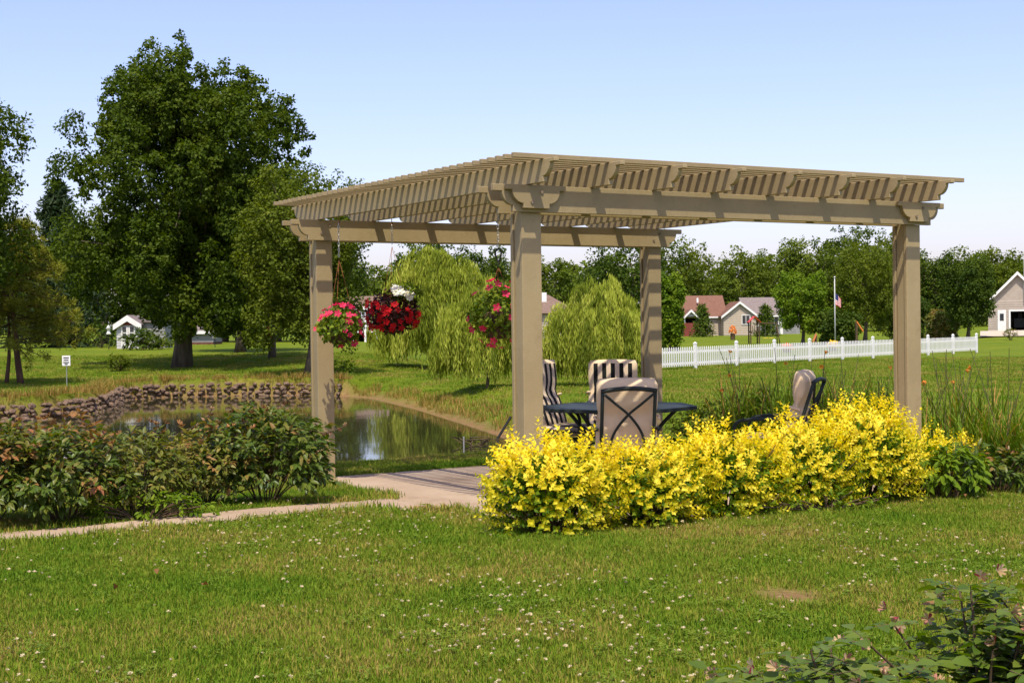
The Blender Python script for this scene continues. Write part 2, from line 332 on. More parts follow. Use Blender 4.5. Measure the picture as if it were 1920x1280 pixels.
class MB:
    """collects simple shapes as vertices and faces"""
    def __init__(s): s.v, s.f, s.mi = [], [], []
    def add(s, V, F, mi=0):
        o = len(s.v); s.v += [tuple(p) for p in V]; s.f += [tuple(i + o for i in q) for q in F]; s.mi += [mi] * len(F); return s
    def box(s, x0, x1, y0, y1, z0, z1, mi=0):
        V = [(x0, y0, z0), (x1, y0, z0), (x1, y1, z0), (x0, y1, z0), (x0, y0, z1), (x1, y0, z1), (x1, y1, z1), (x0, y1, z1)]
        return s.add(V, [(0, 3, 2, 1), (4, 5, 6, 7), (0, 1, 5, 4), (1, 2, 6, 5), (2, 3, 7, 6), (3, 0, 4, 7)], mi)
    def prism(s, poly, d, axis='y', c=0.0, mi=0):
        """extrude a 2-D outline (a,b) by thickness d about c; axis y: (a,c,b), axis x: (c,a,b), z: (a,b,c)"""
        n = len(poly); V = []
        for t in (c - d / 2, c + d / 2):
            for a, b in poly:
                V.append((a, t, b) if axis == 'y' else (t, a, b) if axis == 'x' else (a, b, t))
        F = [tuple(range(n - 1, -1, -1)), tuple(range(n, 2 * n))] + [(i, (i + 1) % n, n + (i + 1) % n, n + i) for i in range(n)]
        return s.add(V, F, mi)
    def tube(s, pts, radii, n=8, cap=True, mi=0, flat=None):
        pts = [Vector(p) for p in pts]
        if not isinstance(radii, (list, tuple)): radii = [radii] * len(pts)
        V, F, side = [], [], None
        for i, p in enumerate(pts):
            t = (pts[min(i + 1, len(pts) - 1)] - pts[max(i - 1, 0)]).normalized()
            if side is None:
                side = t.orthogonal().normalized() if flat is None else (Vector(flat) - t * Vector(flat).dot(t)).normalized()
            else:
                side = (side - t * side.dot(t)).normalized()
            up = t.cross(side)
            for j in range(n):
                a = 2 * math.pi * j / n
                V.append(p + (side * math.cos(a) + up * math.sin(a)) * radii[i])
        for i in range(len(pts) - 1):
            for j in range(n):
                F.append((i * n + j, i * n + (j + 1) % n, (i + 1) * n + (j + 1) % n, (i + 1) * n + j))
        if cap:
            F.append(tuple(range(n - 1, -1, -1))); F.append(tuple((len(pts) - 1) * n + j for j in range(n)))
        return s.add(V, F, mi)
    def mesh(s, name, smooth=False, bevel=0.0):
        me = bpy.data.meshes.new(name); me.from_pydata(s.v, [], s.f)
        me.polygons.foreach_set('material_index', s.mi)
        if smooth: me.polygons.foreach_set('use_smooth', [True] * len(s.f))
        me.update()
        if bevel:
            import bmesh
            b = bmesh.new(); b.from_mesh(me)
            bmesh.ops.recalc_face_normals(b, faces=b.faces)
            es = [e for e in b.edges if len(e.link_faces) == 2 and e.calc_face_angle() > 0.6]
            bmesh.ops.bevel(b, geom=es, offset=bevel, segments=1, affect='EDGES')
            b.to_mesh(me); b.free()
        return me
    def build(s, name, mat, parent=None, smooth=False, bevel=0.0, loc=None):
        return link(name, s.mesh(name, smooth, bevel), mat, parent, loc)

def tag(o, label=None, cat=None, group=None, kind=None):
    if label: o['label'] = label
    if cat: o['category'] = cat
    if group: o['group'] = group
    if kind: o['kind'] = kind
    return o

def empty(name, loc, rz=0.0, label=None, cat=None, group=None):
    o = bpy.data.objects.new(name, None); COL.objects.link(o)
    o.empty_display_size = 0.2
    o.location = loc; o.rotation_euler = (0, 0, rz)
    return tag(o, label, cat, group)

def tri_join(parts):
    """join (V,F,tint) leaf batches"""
    Vs, Fs, Ts, o = [], [], [], 0
    for V, F, T in parts:
        Vs.append(V); Fs.append(F + o); Ts.append(T); o += len(V)
    return np.concatenate(Vs), np.concatenate(Fs), np.concatenate(Ts)

def unit(a):
    return a / np.maximum(np.linalg.norm(a, axis=-1, keepdims=True), 1e-9)

def leaf_batch(P, D, N, L, W, tint, fold=0.25, shape='kite'):
    """P base points, D direction along the blade, N blade normal, L length, W width -> V,F(tri),tint"""
    n = len(P); D = unit(D); N = unit(N - D * (N * D).sum(1, keepdims=True)); S = np.cross(D, N)
    L = np.broadcast_to(np.asarray(L, float), (n,))[:, None]; W = np.broadcast_to(np.asarray(W, float), (n,))[:, None]
    if shape == 'kite':
        V = np.stack([P, P + D * L * .45 + S * W * .5 + N * W * fold, P + D * L, P + D * L * .45 - S * W * .5 + N * W * fold], 1)
        F = np.array([[0, 1, 2], [0, 2, 3]])
    else:  # a rounded, pointed leaf with a folded midrib and a drooping tip
        drop = -N * L * .16
        V = np.stack([P, P + D * L * .32 + S * W * .46 + N * W * fold, P + D * L * .66 + S * W * .36 + N * W * fold * .7 + drop * .4, P + D * L + drop,
                      P + D * L * .66 - S * W * .36 + N * W * fold * .7 + drop * .4, P + D * L * .32 - S * W * .46 + N * W * fold,
                      P + D * L * .32, P + D * L * .66 + drop * .4], 1)
        F = np.array([[0, 1, 6], [1, 2, 7], [1, 7, 6], [2, 3, 7], [0, 6, 5], [6, 7, 4], [6, 4, 5], [7, 3, 4]])
    k = V.shape[1]
    FF = (F[None] + (np.arange(n) * k)[:, None, None]).reshape(-1, 3)
    return V.reshape(-1, 3), FF, np.repeat(np.asarray(tint, float), len(F))

def rand_dir(n):
    return unit(rng.normal(size=(n, 3)))

# ------------------------------------------------------------------ placing helpers
def hor(px): return 603.6 - 0.013 * (px - 960)
def gx(px, d): return (px - 960) / FPX * d
def gz(px, py, d): return CAM_H - (py - hor(px)) / FPX * d

# pergola frame: near post N at the origin of (u,v), u along the beams, v along the rafters
NX, NY, TH = 0.119, 11.478, 0.542
LB, LA, HB, PH = 4.219, 4.04, 0.21, 2.45
cU, sU = math.cos(TH), math.sin(TH)
def uv(u, v): return (NX + u * cU - v * sU, NY + u * sU + v * cU)
def to_uv(x, y):
    dx, dy = x - NX, y - NY
    return dx * cU + dy * sU, -dx * sU + dy * cU

def sstep(a, b, x):
    t = np.clip((np.asarray(x, float) - a) / (b - a), 0, 1); return t * t * (3 - 2 * t)

POND = np.array([(-26, 33), (-13.6, 38.3), (-12.4, 40.0), (-12.2, 43.6), (-13.3, 49.2), (-12.35, 50.7), (-9.7, 51.4), (-7.06, 51.0), (-5.9, 49.9), (-4.8, 48.1),
                 (-3.1, 42.4), (-1.46, 36.0), (-.47, 31.9), (.3, 27.4), (.9, 23.5), (.1, 20.4), (-3.3, 18.3), (-8, 17.6), (-20, 18.5), (-27, 24)])
WATER_Z = -0.9

def poly_dist(x, y, poly):
    """signed distance to a polygon, positive outside"""
    x = np.asarray(x, float); y = np.asarray(y, float)
    best = np.full(x.shape, 1e9); inside = np.zeros(x.shape, bool)
    n = len(poly)
    for i in range(n):
        ax, ay = poly[i]; bx, by = poly[(i + 1) % n]
        ex, ey = bx - ax, by - ay
        t = np.clip(((x - ax) * ex + (y - ay) * ey) / (ex * ex + ey * ey), 0, 1)
        best = np.minimum(best, np.hypot(x - ax - t * ex, y - ay - t * ey))
        c = (ay > y) != (by > y)
        xi = ax + (y - ay) / (by - ay if by != ay else 1e-9) * ex
        inside ^= c & (x < xi)
    return np.where(inside, -best, best)

PAD = (-0.10, LB + 0.28, -0.30, LA + 0.10)
def pad_dist(x, y):
    u, v = to_uv(x, y)
    du = np.maximum(np.maximum(PAD[0] - u, u - PAD[1]), 0); dv = np.maximum(np.maximum(PAD[2] - v, v - PAD[3]), 0)
    out = np.hypot(du, dv)
    ins = np.minimum(np.minimum(u - PAD[0], PAD[1] - u), np.minimum(v - PAD[2], PAD[3] - v))
    return np.where(out > 0, out, -np.maximum(ins, 0))

def base_z(x, y):
    x = np.asarray(x, float); y = np.asarray(y, float)
    near = (0.09 - 0.014 * np.clip(x, 0, 5)) * (1 - sstep(11.5, 14.0, y)) * sstep(0.05, 1.2, pad_dist(x, y))
    right = -0.40 * sstep(17, 55, y) - 0.06 * sstep(60, 90, y)
    yy = np.maximum(y, 1.0)
    right = right + 0.50 * sstep(.29, .335, x / yy) * sstep(80, 145, y) - 0.15 * sstep(100, 190, y) * (1 - sstep(.2, .3, x / yy))
    left = -0.32 * sstep(17, 48, y) + 0.67 * sstep(49, 78, y)
    k = sstep(-.12, -.02, x / yy)
    w = 0.012 * np.sin(x * 1.7 + 0.4 * y) * np.sin(y * 1.3) * sstep(4, 7, y) * sstep(.3, 1, pad_dist(x, y)) * (1 - sstep(12, 20, y))
    return near + left * (1 - k) + right * k + w

def ground_z(x, y):
    x = np.asarray(x, float); y = np.asarray(y, float)
    b = base_z(x, y)
    d = poly_dist(x, y, POND)
    wall = ((x < -5.6) & (y > 34)).astype(float)
    right = ((x > -5.6) & (y > 21)).astype(float)
    bw = 0.35 * wall + 2.4 * right + 2.3 * (1 - np.maximum(wall, right))
    t = np.clip(d / bw, 0, 1)
    prof = np.where(right > 0, np.minimum(1, t ** 0.8), sstep(0, 1, t))
    z = np.where(d > 0, (WATER_Z - .06) + (b - (WATER_Z - .06)) * prof, np.maximum(WATER_Z - .06 + d * 0.45, -2.0))
    pdist = pad_dist(x, y)
    z = np.where(pdist < 0.0, -0.07, z)
    return z

def gzs(x, y): return float(ground_z(np.array([x]), np.array([y]))[0])

# ------------------------------------------------------------------ the setting: ground, pond, path, patio
def build_ground():
    ys = list(np.arange(-4, 21, 0.22)) + list(np.arange(21, 60, 0.45))
    while ys[-1] < 1800: ys.append(ys[-1] * 1.03 + 0.1)
    xs = list(np.arange(0, 7, 0.25)) + list(np.arange(7, 18, 0.5))
    while xs[-1] < 900: xs.append(xs[-1] * 1.06)
    xs = sorted([-q for q in xs[1:]] + xs)
    X, Y = np.meshgrid(np.array(xs), np.array(ys)); nx, ny = len(xs), len(ys)
    Z = ground_z(X, Y)
    V = np.stack([X, Y, Z], -1).reshape(-1, 3)
    i, j = np.meshgrid(np.arange(nx - 1), np.arange(ny - 1)); a = (j * nx + i).ravel()
    F = np.stack([a, a + 1, a + 1 + nx, a + nx], 1)
    me = np_mesh('ground', V, F, smooth=True)
    d = poly_dist(V[:, 0], V[:, 1], POND)
    dirt = (1 - sstep(.1, .6, d)) * sstep(-3, -.5, d)
    dirt = np.maximum(dirt, .5 * (1 - sstep(.2, 1.2, d)) * (V[:, 1] > 36)) * np.where((V[:, 0] < -5.6) & (V[:, 1] > 34) & (d > .15), .45, 1.0)
    px, py = V[:, 0] - 1.48, V[:, 1] - 7.9                      # the worn spot in the lawn
    dirt = np.maximum(dirt, 1.0 * np.exp(-((px / .24) ** 2 + (py / .24) ** 2)))
    dirt = np.where((V[:, 1] < 18) & (pad_dist(V[:, 0], V[:, 1]) > .05) & (V[:, 1] > 8.6), 0, dirt)
    at = me.attributes.new('dirt', 'FLOAT', 'POINT'); at.data.foreach_set('value', dirt.astype(np.float32))
    tag(link('ground', me, 'lawn'), kind='structure')
build_ground()

def build_water():
    c = POND.mean(0); P = POND + (POND - c) / np.linalg.norm(POND - c, axis=1)[:, None] * 0.7
    me = bpy.data.meshes.new('pond_water')
    me.from_pydata([(x, y, WATER_Z) for x, y in P], [], [tuple(range(len(P)))]); me.update()
    tag(link('pond_water', me, 'water'), kind='structure')
build_water()

PATH_NEAR = [(-9.0, 7.0), (-6.0, 8.6), (-3.59, 10.13), (-2.8, 10.62), (-2.07, 11.0), (-1.34, 11.6), (-.93, 11.95), (-.55, 12.35), (-.15, 12.1)]
PATH_FAR = [(-9.3, 7.5), (-6.25, 9.05), (-3.78, 10.55), (-3.10, 10.98), (-2.42, 11.42), (-1.80, 11.90), (-1.45, 12.5), (-1.12, 13.15), (-.75, 13.35)]
PATH_POLY = np.array(PATH_NEAR + PATH_FAR[::-1])
def build_path():
    V, F = [], []
    n = len(PATH_NEAR); S = 6
    pn, pf = np.array(PATH_NEAR), np.array(PATH_FAR)
    ts = np.linspace(0, n - 1, (n - 1) * 5 + 1)
    near = np.stack([np.interp(ts, np.arange(n), pn[:, k]) for k in (0, 1)], 1); far = np.stack([np.interp(ts, np.arange(n), pf[:, k]) for k in (0, 1)], 1)
    for i in range(len(ts)):
        for k in range(S + 1):
            p = near[i] + (far[i] - near[i]) * k / S
            z = max(gzs(*p), -0.02) + 0.018
            if pad_dist(p[0], p[1]) < .12: z = min(z, -0.006)
            V.append((p[0], p[1], z))
    for i in range(len(ts) - 1):
        for k in range(S):
            a = i * (S + 1) + k; F.append((a, a + S + 1, a + S + 2, a + 1))
    me = np_mesh('path', V, F)
    tag(link('path', me, 'concrete'), kind='structure')
    pt = MB()
    e = 0.0
    for (u0, u1) in ((PAD[0], LB * .5 - .006), (LB * .5 + .006, PAD[1])):
        for (v0, v1) in ((PAD[2], LA * .5 - .006), (LA * .5 + .006, PAD[3])):
            pt.box(u0, u1, v0, v1, -.12, 0.0)
    o = pt.build('patio', 'concrete', bevel=0.006); o.location = (NX, NY, 0); o.rotation_euler = (0, 0, TH)
    tag(o, kind='structure')
build_path()

def sheet(name, pts, zoff, mat):
    me = bpy.data.meshes.new(name); me.from_pydata([(x, y, gzs(x, y) + zoff) for x, y in pts], [], [tuple(range(len(pts)))]); me.update()
    return tag(link(name, me, mat), kind='structure')
sheet('driveway', [(gx(1838, 118), 118), (gx(2050, 118), 118), (gx(2050, 146), 146), (gx(1838, 146), 146)], 0.12, 'drive')

# ------------------------------------------------------------------ pergola
def ogee_board(length, h, nose=.08, rx=.10, ry=.108, nh=.052):
    """outline (along, z) of a board with a nosed, rounded end at both ends"""
    half = length / 2
    def end(s):
        p = [(s * half, h), (s * half, h - nh), (s * (half - nose), h - nh)]
        for i in range(1, 7):
            a = math.pi / 2 * i / 6
            p.append((s * (half - nose - rx + rx * math.cos(a)), h - nh - ry * math.sin(a)))
        p.append((s * (half - nose - rx), 0))
        return p
    return end(1) + end(-1)[::-1]

M['bolt'] = surf_mat('painted_bolt', (0.16, 0.12, 0.08), (0.24, 0.18, 0.12), 40, 0.5)
def build_pergola():
    root = empty('pergola', (NX, NY, 0), TH, 'tan wooden pergola with four posts and a slatted roof over the patio', 'pergola')
    bev = 0.004
    core = MB().box(-.076, .076, -.048, .048, -.02, PH + .10).mesh('post', bevel=bev)
    plate = MB().box(-.09, .09, -.018, .018, -.01, PH).mesh('post_face_board', bevel=bev)
    foot = MB().box(-.10, .10, -.10, .10, 0.0, .02).mesh('post_foot', bevel=.003)
    for pu in (0, LB):
        for pv in (0, LA):
            p = link('post', core, 'tan', root, (pu, pv, 0))
            link('face_board', plate, 'tan', p, (0, -.0725, 0)); link('face_board', plate, 'tan', p, (0, .0725, 0))
    BL = LB + .74
    beam = MB().prism(ogee_board(BL, HB), .04, 'y').mesh('beam', bevel=.003)
    for pv in (0, LA):
        for s in (-1, 1):
            link('beam', beam, 'tan', root, (LB / 2, pv + s * .1125, PH))
    block = MB().prism(ogee_board(.55, HB - .028, .055, .10, .105, .04), .04, 'y').mesh('corbel_block', bevel=.003)
    for pu in (0, LB):
        link('corbel_block', block, 'tan', root, (pu, -.1535, PH + .026)); link('corbel_block', block, 'tan', root, (pu, LA + .1535, PH + .026))
    bolt = MB().prism([(.014 * math.cos(t), .014 * math.sin(t)) for t in np.linspace(0, 2 * math.pi, 9)[:-1]], .012, 'y').mesh('bolt_head'); bolt.materials.append(M['bolt'])
    for pu in (0, LB):
        for q in (.045, .125):
            for (pv, w) in ((0, -.1775), (LA, -.1365)):
                link('bolt_head', bolt, None, root, (pu + (.045 if q > .1 else -.045), pv + w, PH + .03 + q))
    RL = LA + 1.12
    raf = MB().prism(ogee_board(RL, .175, .07, .095, .10, .03), .042, 'x').mesh('rafter', bevel=.003)
    for i in range(8):
        link('rafter', raf, 'tan', root, (-.06 + i * .614, LA / 2, PH + HB + .001))
    lath = MB().box(-(LB + .69) / 2, (LB + .69) / 2, -.02, .02, 0, .038).mesh('lath', bevel=.003)
    nl = 40
    for i in range(nl):
        v = -.385 + (LA + .77) * i / (nl - 1)
        o = link('lath', lath, 'tan', root, (LB / 2 + rng.normal(0, .004), v + rng.normal(0, .002), PH + HB + .177))
        o.rotation_euler = (0, 0, rng.normal(0, .0007))
    hook = MB(); hook.tube([(0, 0, 0), (0, 0, -.05), (.015, 0, -.09), (0, 0, -.12), (-.02, 0, -.10), (-.018, 0, -.08)], .006, 6)
    hook.build('rusty_hook', 'rust', root, True, loc=(-.06 + 2 * .614, .62, PH + HB))
    return root
PERG = build_pergola()

# ------------------------------------------------------------------ patio furniture
def back_cushion(w, h, t, seg=14):
    """a padded back cushion, pinched by its tie; face 1 = striped front (+y), 0 = plain"""
    nx_, nz_ = 10, seg
    V, F, mi = [], [], []
    for side in (1, -1):
        for j in range(nz_ + 1):
            for i in range(nx_ + 1):
                a, b = i / nx_ * 2 - 1, j / nz_
                z = b * h
                edge = (1 - abs(a) ** 6) * (1 - abs(2 * b - 1) ** 8)
                pinch = 1 - .55 * math.exp(-((b - .55) / .09) ** 2)
                th = t / 2 * (0.35 + .65 * max(edge, 0) ** .5) * pinch
                wv = .010 * math.sin(a * 9 + side) * math.exp(-((b - .55) / .16) ** 2)
                ww = w / 2 * (1 - .05 * math.exp(-((b - .55) / .08) ** 2)) * (1 - .08 * (b > .999))
                V.append((a * ww, side * (th + wv) - .03 * math.sin(b * math.pi) + .05 * b * b, z + (-.012 * a * a if b > .95 else 0)))
    n1 = (nx_ + 1) * (nz_ + 1)
    for s in range(2):
        for j in range(nz_):
            for i in range(nx_):
                a = s * n1 + j * (nx_ + 1) + i
                q = (a, a + 1, a + nx_ + 2, a + nx_ + 1)
                F.append(q if s else q[::-1]); mi.append(1 if s == 0 and 0 < j < nz_ - 1 and 0 < i < nx_ - 1 else 0)
    ring = [i for i in range(nx_ + 1)] + [(j) * (nx_ + 1) + nx_ for j in range(1, nz_ + 1)] + [nz_ * (nx_ + 1) + i for i in range(nx_ - 1, -1, -1)] + [j * (nx_ + 1) for j in range(nz_ - 1, 0, -1)]
    for k in range(len(ring)):
        a, b = ring[k], ring[(k + 1) % len(ring)]
        F.append((a, b, b + n1, a + n1)); mi.append(0)
    m = MB(); m.add(V, F); m.mi = mi
    return m.mesh('back_cushion', True)

def curve(pts, n=10):
    """smooth points through a few given ones"""
    P = [Vector(p) for p in pts]; P = [P[0] * 2 - P[1]] + P + [P[-1] * 2 - P[-2]]; out = []
    for i in range(1, len(P) - 2):
        for k in range(n):
            t = k / n; a, b, c, d = P[i - 1:i + 3]
            out.append(.5 * ((2 * b) + (c - a) * t + (2 * a - 5 * b + 4 * c - d) * t * t + (3 * b - a - 3 * c + d) * t ** 3))
    out.append(P[-2]); return out

CH = {}
def chair_meshes():
    w, tilt = .54, 0.30
    rec = lambda x, y, z: (x, y - (z - .40) * math.tan(tilt) if z > .40 else y, z)
    CH['back_cushion'] = back_cushion(.56, .74, .14)
    sc = MB()
    n = 10; V = []; F = []
    for s in (1, -1):
        for j in range(n + 1):
            for i in range(n + 1):
                a, b = i / n * 2 - 1, j / n * 2 - 1
                e = max((1 - abs(a) ** 6) * (1 - abs(b) ** 6), 0) ** .5
                V.append((a * .265, b * .265, s * .055 * (.3 + .7 * e)))
    for s in range(2):
        for j in range(n):
            for i in range(n):
                a = s * (n + 1) ** 2 + j * (n + 1) + i; q = (a, a + 1, a + n + 2, a + n + 1); F.append(q if s == 0 else q[::-1])
    sc.add(V, F); CH['seat_cushion'] = sc.mesh('seat_cushion', True)
    # back frame: outline and two curved bars crossing like an X
    bf = MB()
    top, bot = 1.055, .40
    for s in (-1, 1):
        bf.tube([rec(s * .240, -.27, z) for z in np.linspace(bot, top - .03, 6)], .017, 8)
    bf.tube(curve([rec(-.254, -.27, top - .03), rec(-.14, -.27, top - .012), rec(0, -.27, top - .004), rec(.14, -.27, top - .012), rec(.254, -.27, top - .03)], 5), .022, 8)
    bf.tube([rec(-.240, -.27, bot), rec(.240, -.27, bot)], .015, 8)
    CH['back_frame'] = bf.mesh('back_frame', True)
    xb = MB()
    for s in (-1, 1):
        xb.tube(curve([rec(s * .232, -.285, top - .05), rec(s * .12, -.285, top - .15), rec(0, -.285, .80), rec(-s * .10, -.285, .67), rec(-s * .15, -.285, .55), rec(-s * .165, -.285, bot)], 6), .0125, 8)
    CH['cross_bars'] = xb.mesh('cross_bars', True)
    fr = MB()
    for s in (-1, 1):
        fr.tube([(s * .27, -.27, .36), (s * .27, .28, .36)], .016, 8)
    fr.tube([(-.27, .28, .36), (.27, .28, .36)], .016, 8); fr.tube([(-.27, -.27, .36), (.27, -.27, .36)], .016, 8)
    CH['seat_frame'] = fr.mesh('seat_frame', True)
    arm = MB().tube(curve([(0, -.36, .66), (0, -.15, .66), (0, .12, .65), (0, .27, .62), (0, .31, .52), (0, .29, .37)], 5), .018, 8)
    CH['armrest'] = arm.mesh('armrest', True)
    lg = MB().tube(curve([(0, 0, .37), (0, .02, .2), (0, .05, .02)], 4), .016, 8); lg.box(-.02, .02, .03, .07, 0, .03)
    CH['leg'] = lg.mesh('leg', True)
    tie = MB().tube(curve([(0, -.01, 0), (.015, .05, .0), (-.01, .09, 0), (-.035, .02, 0)], 5), .012, 6)
    CH['tie'] = tie.mesh('tie', True)
chair_meshes()
for k in ('back_cushion',):
    CH[k].materials.append(M['cushion']); CH[k].materials.append(M['stripe'])
def chair(loc, rz, label, lean=0.0):
    r = empty('patio_chair', loc, rz, label, 'chair', 'cushioned patio chairs')
    for k in ('seat_frame', 'back_frame', 'cross_bars'):
        link(k, CH[k], 'metal_green', r)
    for s in (-1, 1):
        link('armrest', CH['armrest'], 'metal_green', r, (s * .285, 0, 0))
        a = link('leg', CH['leg'], 'metal_green', r, (s * .265, .24, 0)); b = link('leg', CH['leg'], 'metal_green', r, (s * .265, -.25, 0)); b.rotation_euler = (0, 0, math.pi)
    sc = link('seat_cushion', CH['seat_cushion'], 'stripe', r, (0, .02, .43))
    bc = link('back_cushion', CH['back_cushion'], 'cushion', r, (0, -.160, .42)); bc.rotation_euler = (.30, 0, 0)
    for q in (-1, 1):
        t = link('tie', CH['tie'], 'cushion', bc, (q * .285, -.06, .37)); t.scale = (q, 1, 1)
    return r

def at_pad(px, d): return (gx(px, d), d, 0.0)
TX, TY = 1.06, 14.55
c1 = chair(at_pad(1166, 13.25), math.radians(3), 'tan cushioned patio chair turned away, its crossed back bars facing out')
c1.scale = (.98, .98, .94)
chair((1.13, 16.25, 0), math.radians(176), 'striped patio chair facing out from the far side of the table')
chair((.58, 15.35, 0), math.radians(-122), 'striped patio chair half hidden behind the near post').scale = (1, 1, 1.03)
chair((2.55, 14.2, 0), math.radians(66), 'striped patio chair standing apart beside the lilies, seen from its side').scale = (1, 1, .95)

def table():
    r = empty('patio_table', (TX, TY, 0), math.radians(8), 'dark green octagonal metal patio table between the cushioned chairs', 'table')
    oc = lambda R, sy=1.0: [(R * math.cos(math.pi / 8 + i * math.pi / 4), sy * R * math.sin(math.pi / 8 + i * math.pi / 4)) for i in range(8)]
    R = .80
    rim = MB(); o1, o2 = oc(R), oc(R - .05)
    V = [(x, y, .70) for x, y in o1] + [(x, y, .735) for x, y in o1] + [(x, y, .735) for x, y in o2] + [(x, y, .70) for x, y in o2]
    F = []
    for i in range(8):
        j = (i + 1) % 8
        F += [(i, j, 8 + j, 8 + i), (8 + i, 8 + j, 16 + j, 16 + i), (16 + i, 16 + j, 24 + j, 24 + i), (24 + i, 24 + j, j, i)]
    rim.add(V, F); rim.build('rim', 'metal_green', r, bevel=.004)
    MB().prism(oc(R - .052), .008, 'z', .728).build('glass_top', M['table_glass'], r)
    for k in range(4):
        a = math.pi / 4 + k * math.pi / 2
        c, s = math.cos(a), math.sin(a)
        m = MB().tube(curve([(.66 * c, .66 * s, .70), (.50 * c, .50 * s, .55), (.34 * c, .34 * s, .34), (.44 * c, .44 * s, .12), (.58 * c, .58 * s, .02)], 6), .02, 8)
        m.build('leg', 'metal_green', r, True)
    m = MB().tube([(.34 * math.cos(t), .34 * math.sin(t), .34) for t in np.linspace(0, 2 * math.pi, 25)], .012, 6); m.build('stretcher_ring', 'metal_green', r, True)
M['table_glass'] = surf_mat('smoked_table_glass', (0.035, 0.048, 0.045), (0.06, 0.075, 0.07), 2, 0.55, spec=0.12)
table()

# ------------------------------------------------------------------ hanging baskets
def bloom_mesh(r, n=5, name='bloom', cup=.35):
    V, F, T = [(0, 0, 0)], [], []
    for k in range(n):
        a = 2 * math.pi * k / n; w = math.pi / n * 1.02
        b = len(V)
        for aa, rr, zz in ((a - w * .85, .62 * r, cup * .5 * r), (a - w * .5, .97 * r, cup * r), (a, 1.04 * r, cup * .75 * r), (a + w * .5, .97 * r, cup * r), (a + w * .85, .62 * r, cup * .5 * r)):
            V.append((rr * math.cos(aa), rr * math.sin(aa), zz))
        F += [(0, b, b + 1), (0, b + 1, b + 2), (0, b + 2, b + 3), (0, b + 3, b + 4)]; T += [rng.random()] * 4
    return np_mesh(name, V, F, T)

def aim(o, d):
    o.rotation_euler = Vector(d).to_track_quat('Z', 'Y').to_euler()

def chain_mesh(L, name='chain'):
    m = MB(); k = int(L / .028)
    for i in range(k):
        c = -i * .028 - .014; pts = []
        for t in np.linspace(0, 2 * math.pi, 9):
            a, b = .009 * math.cos(t), .019 * math.sin(t)
            pts.append((a, 0, c + b) if i % 2 else (0, a, c + b))
        m.tube(pts, .003, 4, cap=False)
    return m.mesh(name, True)

def basket(u, v, z0, z1, R, label, leaf, leaf2, blooms, seed, chain_len, clip):
    x, y = uv(u, v); top = PH + HB
    zc = (z0 + z1) / 2
    r = empty('hanging_basket', (x, y, z0), 0, label, 'flower basket', 'flower baskets hanging from the pergola')
    H = z1 - z0
    pot = MB(); n = 14; V = []; F = []
    prof = [(.02, .10 * H), (.10, .12 * H), (.15, .28 * H), (.17, .50 * H), (.165, .52 * H), (.14, .47 * H)]
    for rr, zz in prof:
        for k in range(n): V.append((rr * math.cos(2 * math.pi * k / n), rr * math.sin(2 * math.pi * k / n), zz))
    for i in range(len(prof) - 1):
        for k in range(n): F.append((i * n + k, i * n + (k + 1) % n, (i + 1) * n + (k + 1) % n, (i + 1) * n + k))
    pot.add(V, F); pot.build('pot', 'pot', r, True)
    N = 900
    d = rand_dir(N); d[:, 2] = d[:, 2] * .9
    rad = R * (.55 + .45 * rng.random(N) ** .6)
    P = np.stack([d[:, 0] * rad, d[:, 1] * rad, H * .5 + d[:, 2] * H * .48 * (.6 + .4 * rng.random(N))], 1)
    nm = d + rand_dir(N) * .8 + np.array([0, 0, .3])
    b1 = leaf_batch(P, rand_dir(N) + np.array([0, 0, -.3]), nm, rng.uniform(.04, .07, N), rng.uniform(.03, .045, N), rng.random(N))
    me = np_mesh('foliage', *b1); link('foliage', me, leaf, r)
    if leaf2:
        n2 = 300; d = rand_dir(n2); P = np.stack([d[:, 0] * R * .55 + .13, d[:, 1] * R * .5, H * .86 + d[:, 2] * H * .16], 1)
        link('pale_foliage', np_mesh('pale_foliage', *leaf_batch(P, rand_dir(n2), d + rand_dir(n2), .05, .035, rng.random(n2))), leaf2, r)
    for mat, cnt, br, zone in blooms:
        ms = [bloom_mesh(br * q) for q in (.85, 1.0, 1.15)]
        for q in ms: q.materials.append(M[mat])
        for k in range(cnt):
            dd = zone(); dd = Vector(dd).normalized()
            o = link('bloom', ms[k % 3], None, r, (dd.x * R * 1.02, dd.y * R * 1.02, H * .5 + dd.z * H * .52))
            aim(o, dd + Vector(rng.normal(0, .35, 3)) + Vector((0, -.25, .1)))
    # chain and wires
    hg = MB().tube([(0, 0, top - z0), (0, 0, top - z0 - .03), (.012, 0, top - z0 - .05), (0, 0, top - z0 - .07), (-.01, 0, top - z0 - .05)], .004, 6); hg.build('hook', 'rust', r, True)
    cz = top - z0 - .065
    link('chain', chain_mesh(chain_len), 'chain', r, (0, 0, cz))
    kz = cz - chain_len
    if clip:
        m = MB().tube([(.022 * math.sin(t) * (1.1 + .4 * math.cos(t)), 0, kz - .045 + .055 * math.cos(t)) for t in np.linspace(0, 2 * math.pi, 17)], .0075, 6)
        m.tube([(-.012, 0, kz - .09), (.012, 0, kz - .12), (-.008, 0, kz - .14), (0, 0, kz - .16)], .007, 6)
        m.build('spring_clip', 'black', r, True); kz -= .15
    w = MB()
    for k in range(3):
        a = 2 * math.pi * k / 3 + .4
        w.tube([(0, 0, kz), (.165 * math.cos(a), .165 * math.sin(a), H * .5)], .0028, 4)
    w.build('hanger_wire', 'rust', r, True)

